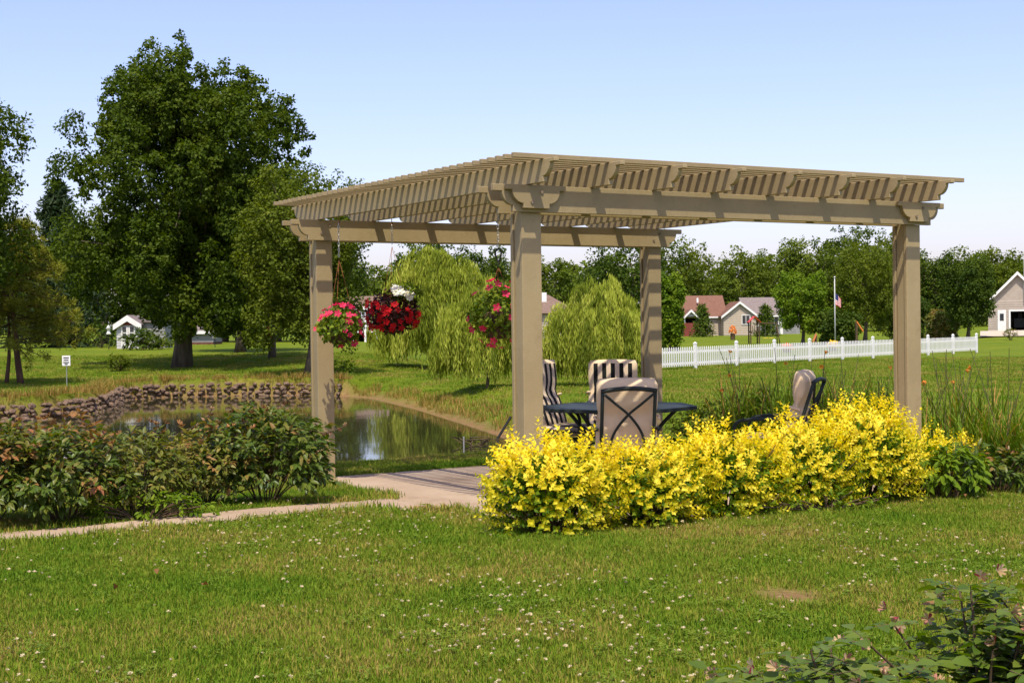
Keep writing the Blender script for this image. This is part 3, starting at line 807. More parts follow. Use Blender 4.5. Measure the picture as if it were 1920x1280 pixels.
def zone_any():
    while True:
        d = rng.normal(size=3); d /= np.linalg.norm(d)
        if d[1] < .35: return d
def zone_red():
    while True:
        d = rng.normal(size=3); d /= np.linalg.norm(d)
        if d[1] < .3 and -.65 < d[2] < .40 - .35 * max(d[0], 0): return d
def zone_white():
    return np.array([rng.uniform(.05, .95), rng.uniform(-.9, -.1), rng.uniform(.55, 1.05)])
basket(-.06, 3.45, 1.36, 1.78, .235, 'hanging basket of pink flowers beside the far left post', 'lf_basket', None, [('fl_pink', 34, .032, zone_any)], 1, .36, False)
basket(.554, 3.50, 1.45, 1.97, .27, 'hanging basket of red and white flowers with bronze leaves', 'lf_bronze', 'lf_basket', [('fl_red', 80, .031, zone_red), ('fl_white', 30, .040, zone_white)], 2, .22, False)
basket(.554, 1.37, 1.38, 1.96, .265, 'hanging basket of pink flowers half hidden by the nearest post', 'lf_basket', None, [('fl_pink', 36, .034, zone_any)], 3, .36, True)

# ------------------------------------------------------------------ trees
def limb_tube(m, a, b, r0, r1, bow=0.1, n=6, seg=5):
    a, b = Vector(a), Vector(b); L = (b - a).length
    off = Vector(rng.normal(0, bow * L, 3)); off.z = abs(off.z) * -.3 + bow * L * .4
    pts = [a + (b - a) * t + off * math.sin(math.pi * t) * .5 for t in np.linspace(0, 1, seg)]
    m.tube(pts, [r0 + (r1 - r0) * t for t in np.linspace(0, 1, seg)], n)

def clump_leaves(C, R, K, size, out, tint, up=.35, aspect=.7, squash=.8):
    """C clump centres, R clump radii, K leaves per clump, out = outward directions"""
    n = len(C); N = n * K
    d = rand_dir(N); rr = rng.random(N) ** .45
    Cr = np.repeat(C, K, 0); Rr = np.repeat(R, K)
    P = Cr + d * (Rr * rr)[:, None] * np.array([1, 1, squash])
    nm = .55 * d + .45 * np.repeat(out, K, 0) + rand_dir(N) * .55 + np.array([0, 0, up])
    D = rand_dir(N) + np.array([0, 0, -.35]) + .4 * d
    s = size * rng.uniform(.65, 1.3, N)
    t = np.clip(np.repeat(tint, K) + rng.normal(0, .17, N), 0, 1)
    return leaf_batch(P, D, nm, s, s * aspect, t, .18)

def tree(name, label, x, y, height, lobes, leaf, leaf_size, trunk_r, n_clumps, K, bark='bark', group=None, cat='tree', plume=0.0, clump_r=.16, z=None, trunk_top=.75, lean=(0, 0), crown_name='crown', fork=None):
    """lobes: (cx,cy,cz,rx,ry,rz) as fractions of the height; crown clumps sit on and inside the lobes"""
    z = gzs(x, y) if z is None else z
    r = empty(name, (x, y, z), 0, label, cat, group)
    L = np.array(lobes) * height
    area = (L[:, 3] * L[:, 5]) ** .9; pick = rng.choice(len(L), n_clumps, p=area / area.sum())
    d = rand_dir(n_clumps); rad = np.clip(1 - np.abs(rng.normal(0, .16, n_clumps)) + rng.normal(0, .05, n_clumps), .3, 1.12)
    C = L[pick, :3] + d * L[pick, 3:] * rad[:, None]
    keep = C[:, 2] > height * .06
    C, d, pick = C[keep], d[keep], pick[keep]
    R = clump_r * np.minimum(L[pick, 3], L[pick, 5]) * rng.uniform(.7, 1.5, len(C)) + leaf_size * .5
    ltint = rng.normal(0, .13, len(L)); tint = np.clip(.42 + ltint[pick] + rng.normal(0, .10, len(C)), 0, 1)
    parts = [clump_leaves(C, R, K, leaf_size, d, tint, squash=.8 + plume)]
    me = np_mesh(crown_name, *tri_join(parts)); link(crown_name, me, leaf, r)
    tk = MB(); H = height * trunk_top
    tp = [Vector((lean[0] * t + .02 * height * math.sin(3 * t), lean[1] * t, -.15 + (H + .15) * t)) for t in np.linspace(0, 1, 8)]
    tr = [trunk_r * (1.35 if i == 0 else 1) * (1 - .8 * i / 7) for i in range(8)]
    tk.tube(tp, tr, 9)
    for k in rng.choice(len(C), min(len(C), 26), replace=False):
        t = rng.uniform(.3, .95); a = tp[int(t * 7)]
        limb_tube(tk, a, C[k] * .96 + np.array([0, 0, .0]), trunk_r * .32 * (1.2 - t), trunk_r * .04 + .004, .12, 5)
    if fork:
        for (fx, fy, fz) in fork: limb_tube(tk, (0, 0, -.1), (fx, fy, fz), trunk_r * .8, trunk_r * .3, .1, 7)
    tk.build('trunk', bark, r, True)
    return r

def blob_lobes(n, w, h0, h1, seed, top=1.0, dep=None, narrow=.55, size=(.28, .4)):
    """a crown of n lobes filling an egg of half width w between heights h0..h1 (all fractions of the height)"""
    g = np.random.default_rng(seed); out = []; dep = dep or w
    out.append((0, 0, (h0 + h1) / 2, w * .62, dep * .62, (h1 - h0) * .40))
    for i in range(n):
        t = (i + .5) / n; z = h0 + (h1 - h0) * (0.10 + .82 * t)
        prof = math.sin(math.pi * min(1, .22 + .78 * (1 - t)) ** .9) if t > .25 else .75 + t
        prof = max(prof, .25)
        a = i * 2.4 + g.uniform(-.5, .5); q = g.uniform(.55, .85)
        s = g.uniform(*size)
        out.append((w * prof * q * math.cos(a), dep * prof * q * math.sin(a), z, w * s, dep * s, (h1 - h0) * s * narrow))
    return out

# the great maple on the left: plumes rising out of an egg-shaped crown
def maple():
    d = 60.0; x = gx(340, d); g = np.random.default_rng(3)
    H = 13.5; ppm = FPX / d; zb = gzs(x, d)
    # half widths of the crown, read in metres from its top down
    prof_z = np.array([13.45, 12.6, 11.8, 10.6, 9.2, 7.8, 6.3, 4.9, 3.6, 2.6, 2.0])
    prof_l = np.array([.3, 1.3, 2.5, 3.6, 4.9, 5.4, 5.6, 5.6, 5.2, 3.4, 1.8])
    prof_r = np.array([.6, 1.9, 3.4, 4.6, 5.3, 5.7, 5.6, 5.3, 4.9, 4.2, 3.0])
    cx = .25
    lobes = []
    for i in range(185):
        zc = rng.uniform(1.6, 12.6) if i > 30 else rng.uniform(9.5, 12.2)
        a = rng.uniform(0, 2 * math.pi); lr = np.interp(zc, prof_z[::-1], prof_l[::-1]); rr = np.interp(zc, prof_z[::-1], prof_r[::-1])
        w = rr if math.cos(a) > 0 else lr
        q = rng.uniform(.5, .93) ** .7 if i % 4 else rng.uniform(.1, .6)
        s = rng.uniform(.42, .85)
        if zc < 3.9 and math.cos(a) < .05: zc = rng.uniform(3.9, 6.5)
        lobes.append(((cx + w * q * math.cos(a)) / H, 4.6 * min(w, 4.6) / 4.6 * q * math.sin(a) / H, (zc - .2) / H, s / H, s / H, s * rng.uniform(1.1, 2.0) / H))
    for i in range(34):
        a = rng.uniform(0, 6.28); q = rng.uniform(0, 2.4)
        lobes.append(((cx + q * math.cos(a)) / H, q * math.sin(a) / H, rng.uniform(3.0, 11.2) / H, .8 / H, .8 / H, 1.1 / H))
    for px, py in ((312, 588), (345, 600), (385, 592), (425, 605), (465, 598), (330, 560), (400, 560), (450, 565), (500, 570), (365, 575)):
        for q in (-1.6, 1.2):
            lobes.append(((gx(px, d) - x + rng.normal(0, .2)) / H, (q + rng.normal(0, .4)) / H, (gz(px, py, d) - zb) / H, .75 / H, .7 / H, .5 / H))
    for px, py, s in ((288, 92, .75), (350, 88, .8), (405, 98, .75), (262, 120, .7), (325, 125, .8), (440, 135, .75), (210, 170, .6), (500, 165, .6), (540, 205, .55), (375, 150, .8)):
        lobes.append(((gx(px, d) - x) / H, rng.uniform(-.05, .05), (gz(px, py, d) - zb - .55) / H, s * .7 / H, s * .7 / H, s * 1.25 / H))
    tree('maple_tree', 'tallest dark green maple tree with a thick grey trunk beside the shed', x, d, H, lobes, 'lf_maple', .15, .36, 4300, 34, clump_r=.26, trunk_top=.78)
maple()

# smaller trees on the left lawn
dd = 53.0
tree('pear_tree', 'loose light green tree behind the far left post of the pergola', gx(574, dd), dd, 7.4, blob_lobes(60, .33, .16, 1.0, 5, size=(.16, .28), narrow=.8), 'lf_mid', .12, .13, 1300, 30, clump_r=.34, trunk_top=.8, lean=(.5, 0))
tree('young_tree', 'slim dark trunked tree in shade between the maple and the pergola', gx(509, 66), 66, 7.0, blob_lobes(16, .30, .30, 1.0, 6), 'lf_dark', .18, .16, 420, 26, clump_r=.5)
tree('shade_tree', 'deeply shaded tree right behind the maple trunk', gx(450, 72), 72, 9.5, blob_lobes(16, .34, .22, 1.0, 8), 'lf_dark', .20, .25, 520, 26, clump_r=.5)
tree('edge_tree', 'tall leafy tree cut off by the left edge of the picture', gx(-118, 45), 45, 9.2, blob_lobes(50, .36, .36, 1.0, 9, size=(.14, .24), narrow=.9), 'lf_maple', .13, .22, 1100, 30, clump_r=.36)

def pine(name, label, x, y, h, wid, trunk_lean, two=True):
    z = gzs(x, y); r = empty(name, (x, y, z), 0, label, 'tree')
    tk = MB(); tk.tube(curve([(0, 0, -.1), (trunk_lean * .3, 0, h * .3), (trunk_lean * .5, 0, h * .7), (trunk_lean * .5, 0, h * .98)], 4), [.13 * (1 - .85 * k / 12) for k in range(13)], 8)
    if two: tk.tube(curve([(-.55, .1, -.1), (-.42, .1, h * .2), (-.45, .1, h * .45), (-.7, .1, h * .7)], 4), [.085 * (1 - .8 * k / 12) for k in range(13)], 8)
    Cs, Ds = [], []
    for k in range(130):
        t = rng.uniform(.2, 1) ** .9; a = rng.uniform(0, 2 * math.pi)
        L = wid * (1.15 - t) ** .7 * rng.uniform(.55, 1.05)
        o = Vector((trunk_lean * .5, 0, h * t)); tip = o + Vector((math.cos(a) * L, math.sin(a) * L, L * rng.uniform(-.28, .18)))
        limb_tube(tk, o, tip, .03, .008, .06, 4, 4)
        for s in np.linspace(.3, 1, 7):
            Cs.append(o.lerp(tip, s) + Vector(rng.normal(0, .09, 3))); Ds.append((tip - o).normalized())
    C = np.array([list(c) for c in Cs]); Dm = np.array([list(c) for c in Ds]); K = 34
    N = len(C) * K; P = np.repeat(C, K, 0) + rand_dir(N) * .17 * rng.random((N, 1))
    D = np.repeat(Dm, K, 0) * .5 + rand_dir(N) * .9 + np.array([0, 0, .3])
    t = np.clip(np.repeat(.45 + rng.normal(0, .2, len(C)), K) + rng.normal(0, .15, N), 0, 1)
    link('needles', np_mesh('needles', *leaf_batch(P, D, rand_dir(N), rng.uniform(.14, .24, N), .03, t, .0)), 'lf_pine', r)
    tk.build('trunk', 'bark_red', r, True)
pine('pine_tree', 'yellowish pine with two crooked reddish trunks near the left edge', gx(38, 50), 50, 5.6, 3.3, -.6)

def conifer(name, label, x, y, h, wid, leaf='lf_spruce', tiers=26, size=.30, group=None, K=26, dens=9, cat='tree'):
    z = gzs(x, y); r = empty(name, (x, y, z), 0, label, cat, group)
    tk = MB(); tk.tube([(0, 0, -.1), (0, 0, h * .96)], [h * .018 + .02, .01], 7); tk.build('trunk', 'bark', r, True)
    Cs, Os = [], []
    for k in range(tiers):
        t = .04 + .95 * k / tiers; L = wid * (1 - t) ** .8
        for q in range(dens):
            a = rng.uniform(0, 2 * math.pi)
            for s in (.4, .7, 1.0):
                Cs.append((math.cos(a) * L * s, math.sin(a) * L * s, h * t + h * .02 * rng.normal() - L * s * .12)); Os.append((math.cos(a), math.sin(a), .1))
    C, O = np.array(Cs), np.array(Os)
    b = clump_leaves(C, np.full(len(C), size * .7), K // 3, size, O, np.clip(.5 + rng.normal(0, .2, len(C)), 0, 1), .3, .28)
    link('foliage', np_mesh('foliage', *b), leaf, r)
conifer('spruce_tree', 'dark spiky spruce rising between the pine and the maple', gx(112, 92), 92, 10.6, 3.6, size=.5, K=30)
conifer('arborvitae', 'small cone-shaped evergreen before the red-roofed house porch', gx(1317, 185), 185, 4.1, 1.55, 'lf_dark', 14, .5, 'cone evergreens by the houses', K=21, dens=7)
conifer('arborvitae', 'small cone-shaped evergreen between the two low houses', gx(1436, 182), 182, 4.0, 1.7, 'lf_dark', 14, .5, 'cone evergreens by the houses', K=21, dens=7)

# willows: domes of hanging strands
def willow(name, label, x, y, h, w, dep, n_str, seed, wmin=.28, trunk=.09, lsz=.085, skew=0.0):
    g = np.random.default_rng(seed); z = gzs(x, y); r = empty(name, (x, y, z), 0, label, 'willow tree', 'weeping willows by the pond')
    tk = MB(); tk.tube(curve([(0, 0, -.1), (.05, 0, h * .25), (-.05, 0, h * .5), (0, 0, h * .75)], 4), [trunk * (1 - .6 * k / 12) for k in range(13)], 8)
    Ps, Ds, Ts, Ls = [], [], [], []
    nb = 150; heads = []
    for k in range(nb):
        a = g.uniform(0, 2 * math.pi); q = g.uniform(.02, 1.0) ** .55
        lump = 1 + .16 * math.sin(3 * a + seed) + .12 * math.sin(7 * a + 2 * seed)
        heads.append((Vector((math.cos(a) * w * q * .86 * lump, math.sin(a) * dep * q * .86 * lump, h * (.97 - .52 * q ** 2.0 + g.normal(0, .075)))), float(np.clip(.5 + g.normal(0, .34), 0, 1)), g.uniform(.6, 1.0)))
        if k % 3 == 0: limb_tube(tk, (0, 0, h * g.uniform(.4, .7)), heads[-1][0], trunk * .3, .008, .1, 5)
    for s in range(n_str):
        hd, htint, hlen = heads[g.integers(nb)]
        p = hd + Vector((g.normal(0, .035) * w, g.normal(0, .035) * dep, g.normal(0, .02) * h))
        out = Vector((p.x, p.y, 0)); out = out.normalized() if out.length > .01 else Vector((1, 0, 0))
        length = (p.z - h * g.uniform(.02, wmin)) * hlen * g.uniform(.75, 1.0)
        m = max(6, int(length / (lsz * 1.0))); tint = float(np.clip(htint + g.normal(0, .15), 0, 1)); arch = g.uniform(.10, .20) * w
        for i in range(m):
            t = i / m
            o = out * arch * (1 - (1 - min(t * 3, 1)) ** 2) + Vector((g.normal(0, .012), g.normal(0, .012), 0)) * w * .25
            zz = p.z + h * .05 * math.sin(min(t * 3, 1) * math.pi) - length * t
            Ps.append((p.x + o.x, p.y + o.y, zz)); Ts.append(tint)
    P = np.array(Ps); N = len(P)
    D = np.array([0, 0, -1.0]) + rng.normal(0, .2, (N, 3))
    link('fronds', np_mesh('fronds', *leaf_batch(P, D, rand_dir(N) + np.array([0, -.3, .2]), lsz * rng.uniform(1.6, 2.8, N), lsz * .40, np.clip(np.array(Ts) + rng.normal(0, .12, N), 0, 1), .1)), 'lf_willow', r)
    tk.build('trunk', 'bark', r, True)
willow('willow_tree', 'largest weeping willow behind the hanging baskets across the pond', gx(818, 60), 60, 4.85, 2.65, 2.3, 3300, 21, .14, .14, .12)
willow('willow_tree', 'low weeping willow with a thin dark trunk left of the nearest post', gx(912, 42), 42, 3.0, 1.60, 1.3, 1900, 22, .16, .05, .085)
willow('willow_tree', 'dome-shaped weeping willow behind the patio chairs', gx(1124, 42), 42, 2.95, 1.66, 1.4, 2300, 23, .12, .07, .085)

# trees behind, each standing by itself
FAR = [  # px, depth, top py, half width px, leaf, name, label
    (60, 120, 470, 75, 'lf_dark', 'shaded tree behind the pine at the left'),
    (195, 112, 400, 90, 'lf_dark', 'shaded tree standing behind the white shed'),
    (300, 116, 380, 90, 'lf_dark', 'shaded tree behind the maple, left of its trunk'),
    (420, 112, 380, 95, 'lf_dark', 'shaded tree behind the maple, right of its trunk'),
    (520, 108, 420, 80, 'lf_dark', 'shaded tree behind the light green pear tree'),
    (620, 118, 470, 70, 'lf_dark', 'shaded tree behind the far left post'),
    (700, 170, 505, 60, 'lf_far', 'distant tree left of the tallest willow'),
    (798, 175, 456, 66, 'lf_dark', 'dark round tree rising above the tallest willow'),
    (905, 170, 476, 50, 'lf_dark', 'dark pointed tree right of the tallest willow top'),
    (965, 185, 492, 55, 'lf_far', 'distant tree right behind the nearest post'),
    (1040, 180, 489, 62, 'lf_far', 'light green distant tree above the brown-roofed house'),
    (1110, 190, 500, 60, 'lf_far', 'distant tree behind the dome-shaped willow'),
    (1185, 150, 445, 85, 'lf_dark', 'large dark tree behind the far post of the pergola'),
    (1268, 216, 455, 66, 'lf_mid', 'broad tree just right of the far pergola post'),
    (1340, 225, 520, 45, 'lf_far', 'wood edge tree behind the red roof'),
    (1395, 230, 478, 60, 'lf_far', 'wood edge tree above the red-roofed gable'),
    (1460, 235, 466, 60, 'lf_far', 'wood edge tree above the grey roof'),
    (1525, 235, 458, 62, 'lf_far', 'wood edge tree left of the flagpole'),
    (1588, 240, 430, 58, 'lf_dark', 'tallest wood edge tree behind the flagpole'),
    (1648, 225, 444, 55, 'lf_mid', 'wood edge tree just left of the right pergola post'),
    (1700, 240, 475, 55, 'lf_far', 'wood edge tree hidden by the right pergola post'),
    (1752, 230, 482, 55, 'lf_dark', 'dark wood edge tree right of the right pergola post'),
    (1812, 235, 482, 60, 'lf_far', 'wood edge tree behind the dark lawn tree'),
    (1868, 225, 478, 55, 'lf_mid', 'light green wood edge tree left of the garage gable'),
    (1935, 240, 488, 60, 'lf_dark', 'dark wood edge tree behind the garage'),
    (-60, 125, 440, 90, 'lf_dark', 'shaded tree at the far left edge'),
    (2010, 240, 480, 60, 'lf_far', 'wood edge tree beyond the right edge'),
]
for i, (px, d, py, hw, lf, lab) in enumerate(FAR):
    x = gx(px, d); zb = gzs(x, d); H = gz(px, py, d) - zb; w = 1.22 * hw / FPX * d / H
    tree('wood_edge_tree', lab, x, d, H, blob_lobes(34, w, .04, 1.0, 40 + i, dep=min(w, .45), size=(.18, .32), narrow=.75), lf, .16 + d * .0011, .16 + .012 * H, 520, 24, clump_r=.33, group='trees in the background')

# lawn trees on the right
MIDT = [(1505, 114, 514, 648, 54, 'lf_bright', 'round bright green lawn tree left of the flagpole', .20),
        (1622, 128, 462, 640, 66, 'lf_mid', 'broad light green lawn tree left of the right pergola post', .16),
        (1815, 118, 482, 632, 55, 'lf_dark', 'dark round lawn tree between the right post and the garage', .20),
        (1256, 92, 522, 645, 27, 'lf_bright', 'narrow bright green tree beside the far pergola post', .10),
        (1572, 112, 585, 650, 40, 'lf_dark', 'low dark bush below the flagpole behind the picket fence', .02),
        (1770, 122, 585, 632, 30, 'lf_brownish', 'low reddish bush between the right post and dark tree', .03),
        (1700, 132, 560, 640, 45, 'lf_dark', 'dark bush behind the right pergola post', .03)]
for i, (px, d, py, pb, hw, lf, lab, h0) in enumerate(MIDT):
    x = gx(px, d); zb = gzs(x, d); H = gz(px, py, d) - zb; w = hw / FPX * d / H
    tree('lawn_tree', lab, x, d, H, blob_lobes(36, w, h0, 1.0, 80 + i, size=(.18, .30), narrow=.75), lf, .19, .10 + .01 * H, 640, 26, clump_r=.34, group='trees on the right lawn')

# a far wood that closes the horizon
def far_wood():
    n = 1500; px = rng.uniform(-900, 2900, n); d = rng.uniform(260, 320, n)
    C = np.stack([(px - 960) / FPX * d, d, rng.uniform(.5, 10.5, n) + 1.0], 1)
    b = clump_leaves(C, rng.uniform(1.6, 3.2, n), 26, 1.1, unit(rng.normal(0, .3, (n, 3)) + np.array([0, -1, .6])), np.clip(.4 + rng.normal(0, .2, n), 0, 1))
    tag(link('far_wood', np_mesh('far_wood', *b), 'lf_far'), 'mass of distant green wood along the horizon', 'woodland', kind='stuff')
far_wood()

# ------------------------------------------------------------------ shrubs and borders by the patio
def golden_bush(x, y, w, dep, h, n_sprig, seed, label):
    g = np.random.default_rng(seed); z = gzs(x, y)
    r = empty('golden_shrub', (x, y, z), TH, label, 'shrub', 'golden shrubs along the front of the patio')
    tw = MB(); Ps, Ds, Ns, Ls, Ts = [], [], [], [], []
    for s in range(n_sprig):
        while True:
            d = g.normal(size=3); d /= np.linalg.norm(d)
            if d[2] > -.62: break
        q = g.uniform(.72, 1.04) if s % 5 else g.uniform(.3, .7)
        lump = 1 + .12 * math.sin(5 * math.atan2(d[1], d[0]) + seed) + .10 * math.sin(9 * d[2] + 3 * d[0] * seed)
        tip = Vector((d[0] * w * q * lump, d[1] * dep * q * lump, max(.04, h * .42 + d[2] * h * .58 * q * lump)))
        up = max(d[2], 0)
        dr = (Vector((d[0] * 1.0, d[1] * 1.0, .12 + 1.25 * up)) + Vector(g.normal(0, .20, 3))).normalized()
        L = g.uniform(.08, .17)
        if g.random() < .05 and d[2] > .2: L *= 1.5
        st = tip - dr * L * .6
        if s % 13 == 0: tw.tube([(d[0] * .06, d[1] * .06, 0), (st.x * .6, st.y * .6, st.z * .55), tuple(st)], [.008, .005, .003], 4, cap=False)
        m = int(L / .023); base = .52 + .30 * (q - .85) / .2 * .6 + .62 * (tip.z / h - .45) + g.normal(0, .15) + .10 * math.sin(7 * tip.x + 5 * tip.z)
        side = dr.orthogonal().normalized(); sd2 = dr.cross(side)
        for i in range(m):
            t = i / m; c = st + dr * L * t; a0 = i * 1.57 + g.uniform(-.2, .2)
            for k in (0, math.pi):
                o = side * math.cos(a0 + k) + sd2 * math.sin(a0 + k)
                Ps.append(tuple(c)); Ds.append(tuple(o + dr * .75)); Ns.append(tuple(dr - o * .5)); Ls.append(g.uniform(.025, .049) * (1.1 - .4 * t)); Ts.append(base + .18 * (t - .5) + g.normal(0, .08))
    P = np.array(Ps); L = np.array(Ls)
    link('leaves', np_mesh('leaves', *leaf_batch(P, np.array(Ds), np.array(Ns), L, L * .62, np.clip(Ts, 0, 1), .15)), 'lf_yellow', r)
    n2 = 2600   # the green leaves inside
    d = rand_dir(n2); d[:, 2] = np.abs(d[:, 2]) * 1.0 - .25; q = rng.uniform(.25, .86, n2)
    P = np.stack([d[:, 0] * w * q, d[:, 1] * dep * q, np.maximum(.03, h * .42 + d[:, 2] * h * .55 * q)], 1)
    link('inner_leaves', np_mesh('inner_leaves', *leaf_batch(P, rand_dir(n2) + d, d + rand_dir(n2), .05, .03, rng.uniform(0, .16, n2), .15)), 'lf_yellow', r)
    tw.build('twigs', 'twig', r)
    return r
gb = [(-.36, -.90, .58, .46, .74, 1000, 'rounded golden shrub at the left end of the row, by the nearest post'),
      (.50, -.92, .56, .46, .68, 900, 'golden shrub in front of the tan chair turned away'),
      (1.28, -.88, .58, .46, .72, 900, 'golden shrub in the middle of the row, right of the table'),
      (2.08, -.84, .58, .46, .78, 900, 'golden shrub below the chair that stands apart'),
      (2.86, -.80, .54, .48, .90, 950, 'tallest golden shrub at the right end of the row'),]
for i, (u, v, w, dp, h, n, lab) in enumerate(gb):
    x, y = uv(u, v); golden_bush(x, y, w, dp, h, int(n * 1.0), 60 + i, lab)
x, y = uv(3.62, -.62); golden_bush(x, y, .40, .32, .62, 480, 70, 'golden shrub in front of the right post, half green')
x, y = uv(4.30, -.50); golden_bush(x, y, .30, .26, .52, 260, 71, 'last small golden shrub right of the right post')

def leafy_bush(name, label, x, y, w, dep, h, n, size, leaf, seed, bare=.0, rz=0, group='green shrubs along the left path', floppy=.3, flowers=0, stems=22):
    g = np.random.default_rng(seed); z = gzs(x, y); r = empty(name, (x, y, z), rz, label, 'shrub', group)
    tw = MB(); Ps, Ds, Ns, Ls, Ts = [], [], [], [], []
    n_st = n // 9
    for s in range(n_st):
        while True:
            d = g.normal(size=3); d /= np.linalg.norm(d)
            if d[2] > -.4: break
        q = g.uniform(.6, 1.04); lump = 1 + .14 * math.sin(4 * math.atan2(d[1], d[0]) + seed) + .08 * math.sin(7 * d[2] + seed)
        c = Vector((d[0] * w * q * lump, d[1] * dep * q * lump, max(.05, h * .45 + d[2] * h * .55 * q * lump)))
        if s < stems: tw.tube(curve([(d[0] * .08, d[1] * .08, 0), (c.x * .5, c.y * .5, c.z * .6), tuple(c)], 3), .006, 5, cap=False)
        base = .35 + g.normal(0, .18) + bare * (c.z / h - .3)
        for i in range(9):
            o = Vector(g.normal(0, 1, 3)); o.z *= .5; o = (o.normalized() + Vector(d) * .8).normalized()
            Ps.append(tuple(c + o * size * g.uniform(.1, .9))); Ds.append(tuple(o + Vector((0, 0, -floppy))))
            Ns.append(tuple(Vector((0, 0, 1)) + Vector(d) * .5 + Vector(g.normal(0, .35, 3)))); Ls.append(size * g.uniform(.7, 1.3)); Ts.append(base + g.normal(0, .1))
    L = np.array(Ls)
    link('leaves', np_mesh('leaves', *leaf_batch(np.array(Ps), np.array(Ds), np.array(Ns), L, L * .46, np.clip(Ts, 0, 1), .18, 'oval')), leaf, r)
    tw.build('stems', 'twig', r, True)
    if flowers:
        ms = bloom_mesh(.03, 6, 'seed_head', .9); ms.materials.append(M['dead_leaf'])
        for k in range(flowers):
            a = g.uniform(0, 2 * math.pi); q = g.uniform(.1, .9); p = (math.cos(a) * w * q, math.sin(a) * dep * q, h * (1.02 - .35 * q * q) + g.uniform(0, .12))
            o = link('seed_head', ms, None, r, p); aim(o, (g.normal(0, .5), g.normal(0, .5), 1))
    return r
def gpos(px, d): return gx(px, d), d
x, y = gpos(492, 12.35); leafy_bush('peony_shrub', 'dark glossy leaved shrub beside the far left post', x, y, .56, .50, .80, 3800, .074, 'lf_peony', 11, .22, flowers=8)
x, y = gpos(372, 12.2); leafy_bush('fading_shrub', 'brownish fading shrub between the two dark green shrubs', x, y, .54, .44, .64, 2200, .062, 'lf_brownish', 12, .4, flowers=10)
x, y = gpos(250, 11.6); leafy_bush('fading_shrub', 'yellowing shrub with small leaves left of the brownish one', x, y, .48, .44, .66, 2000, .062, 'lf_brownish', 13, .0, flowers=8)
x, y = gpos(118, 11.2); leafy_bush('peony_shrub', 'dark green shrub with brown tips near the left end', x, y, .52, .48, .74, 2900, .070, 'lf_peony', 14, .4, flowers=12)
x, y = gpos(-35, 10.98); leafy_bush('peony_shrub', 'dark big leaved shrub cut by the left edge', x, y, .55, .48, .74, 2900, .074, 'lf_peony', 15, .45, flowers=12)
x, y = gpos(-220, 10.6); leafy_bush('peony_shrub', 'dark shrub beyond the left edge', x, y, .55, .48, .70, 1600, .085, 'lf_peony', 16, .2)
x, y = gpos(265, 11.18); leafy_bush('weed_clump', 'low bright green weeds at the foot of the left shrubs', x, y, .55, .16, .20, 700, .05, 'lf_bright', 17, .0, group='low weeds')
def cane(x, y, pts, label):
    m = MB().tube(curve(pts, 6), .005, 5)
    r = empty('arching_twig', (x, y, gzs(x, y)), 0, label, 'twig'); m.build('stem', 'twig', r, True)
    ms = bloom_mesh(.022, 6, 'bud', .9); ms.materials.append(M['fl_dead'])
    for p in curve(pts, 3)[4:]:
        o = link('bud', ms, None, r, p + Vector(rng.normal(0, .015, 3))); aim(o, rng.normal(0, 1, 3))
x, y = gpos(360, 12.3); cane(x, y, [(-.25, 0, .55), (-.1, 0, .62), (.1, 0, .72), (.17, 0, .84)], 'bare arching twig with buds above the brownish shrub')
x, y = gpos(540, 12.3); cane(x, y, [(0, 0, .5), (.18, 0, .62), (.3, 0, .60), (.48, 0, .66)], 'dry twig with withered buds crossing the far left post')

x, y = uv(3.62, -1.02); leafy_bush('bleeding_heart', 'light green leafy plant in front of the right post', x, y, .30, .22, .46, 560, .085, 'lf_bright', 18, .0, group='green plants at the right end of the bed', floppy=.6)
x, y = uv(2.0, -1.25); leafy_bush('weed_clump', 'low green weeds under the golden shrubs', x, y, .7, .12, .14, 400, .05, 'lf_bright', 19, .0, rz=TH, group='low weeds')

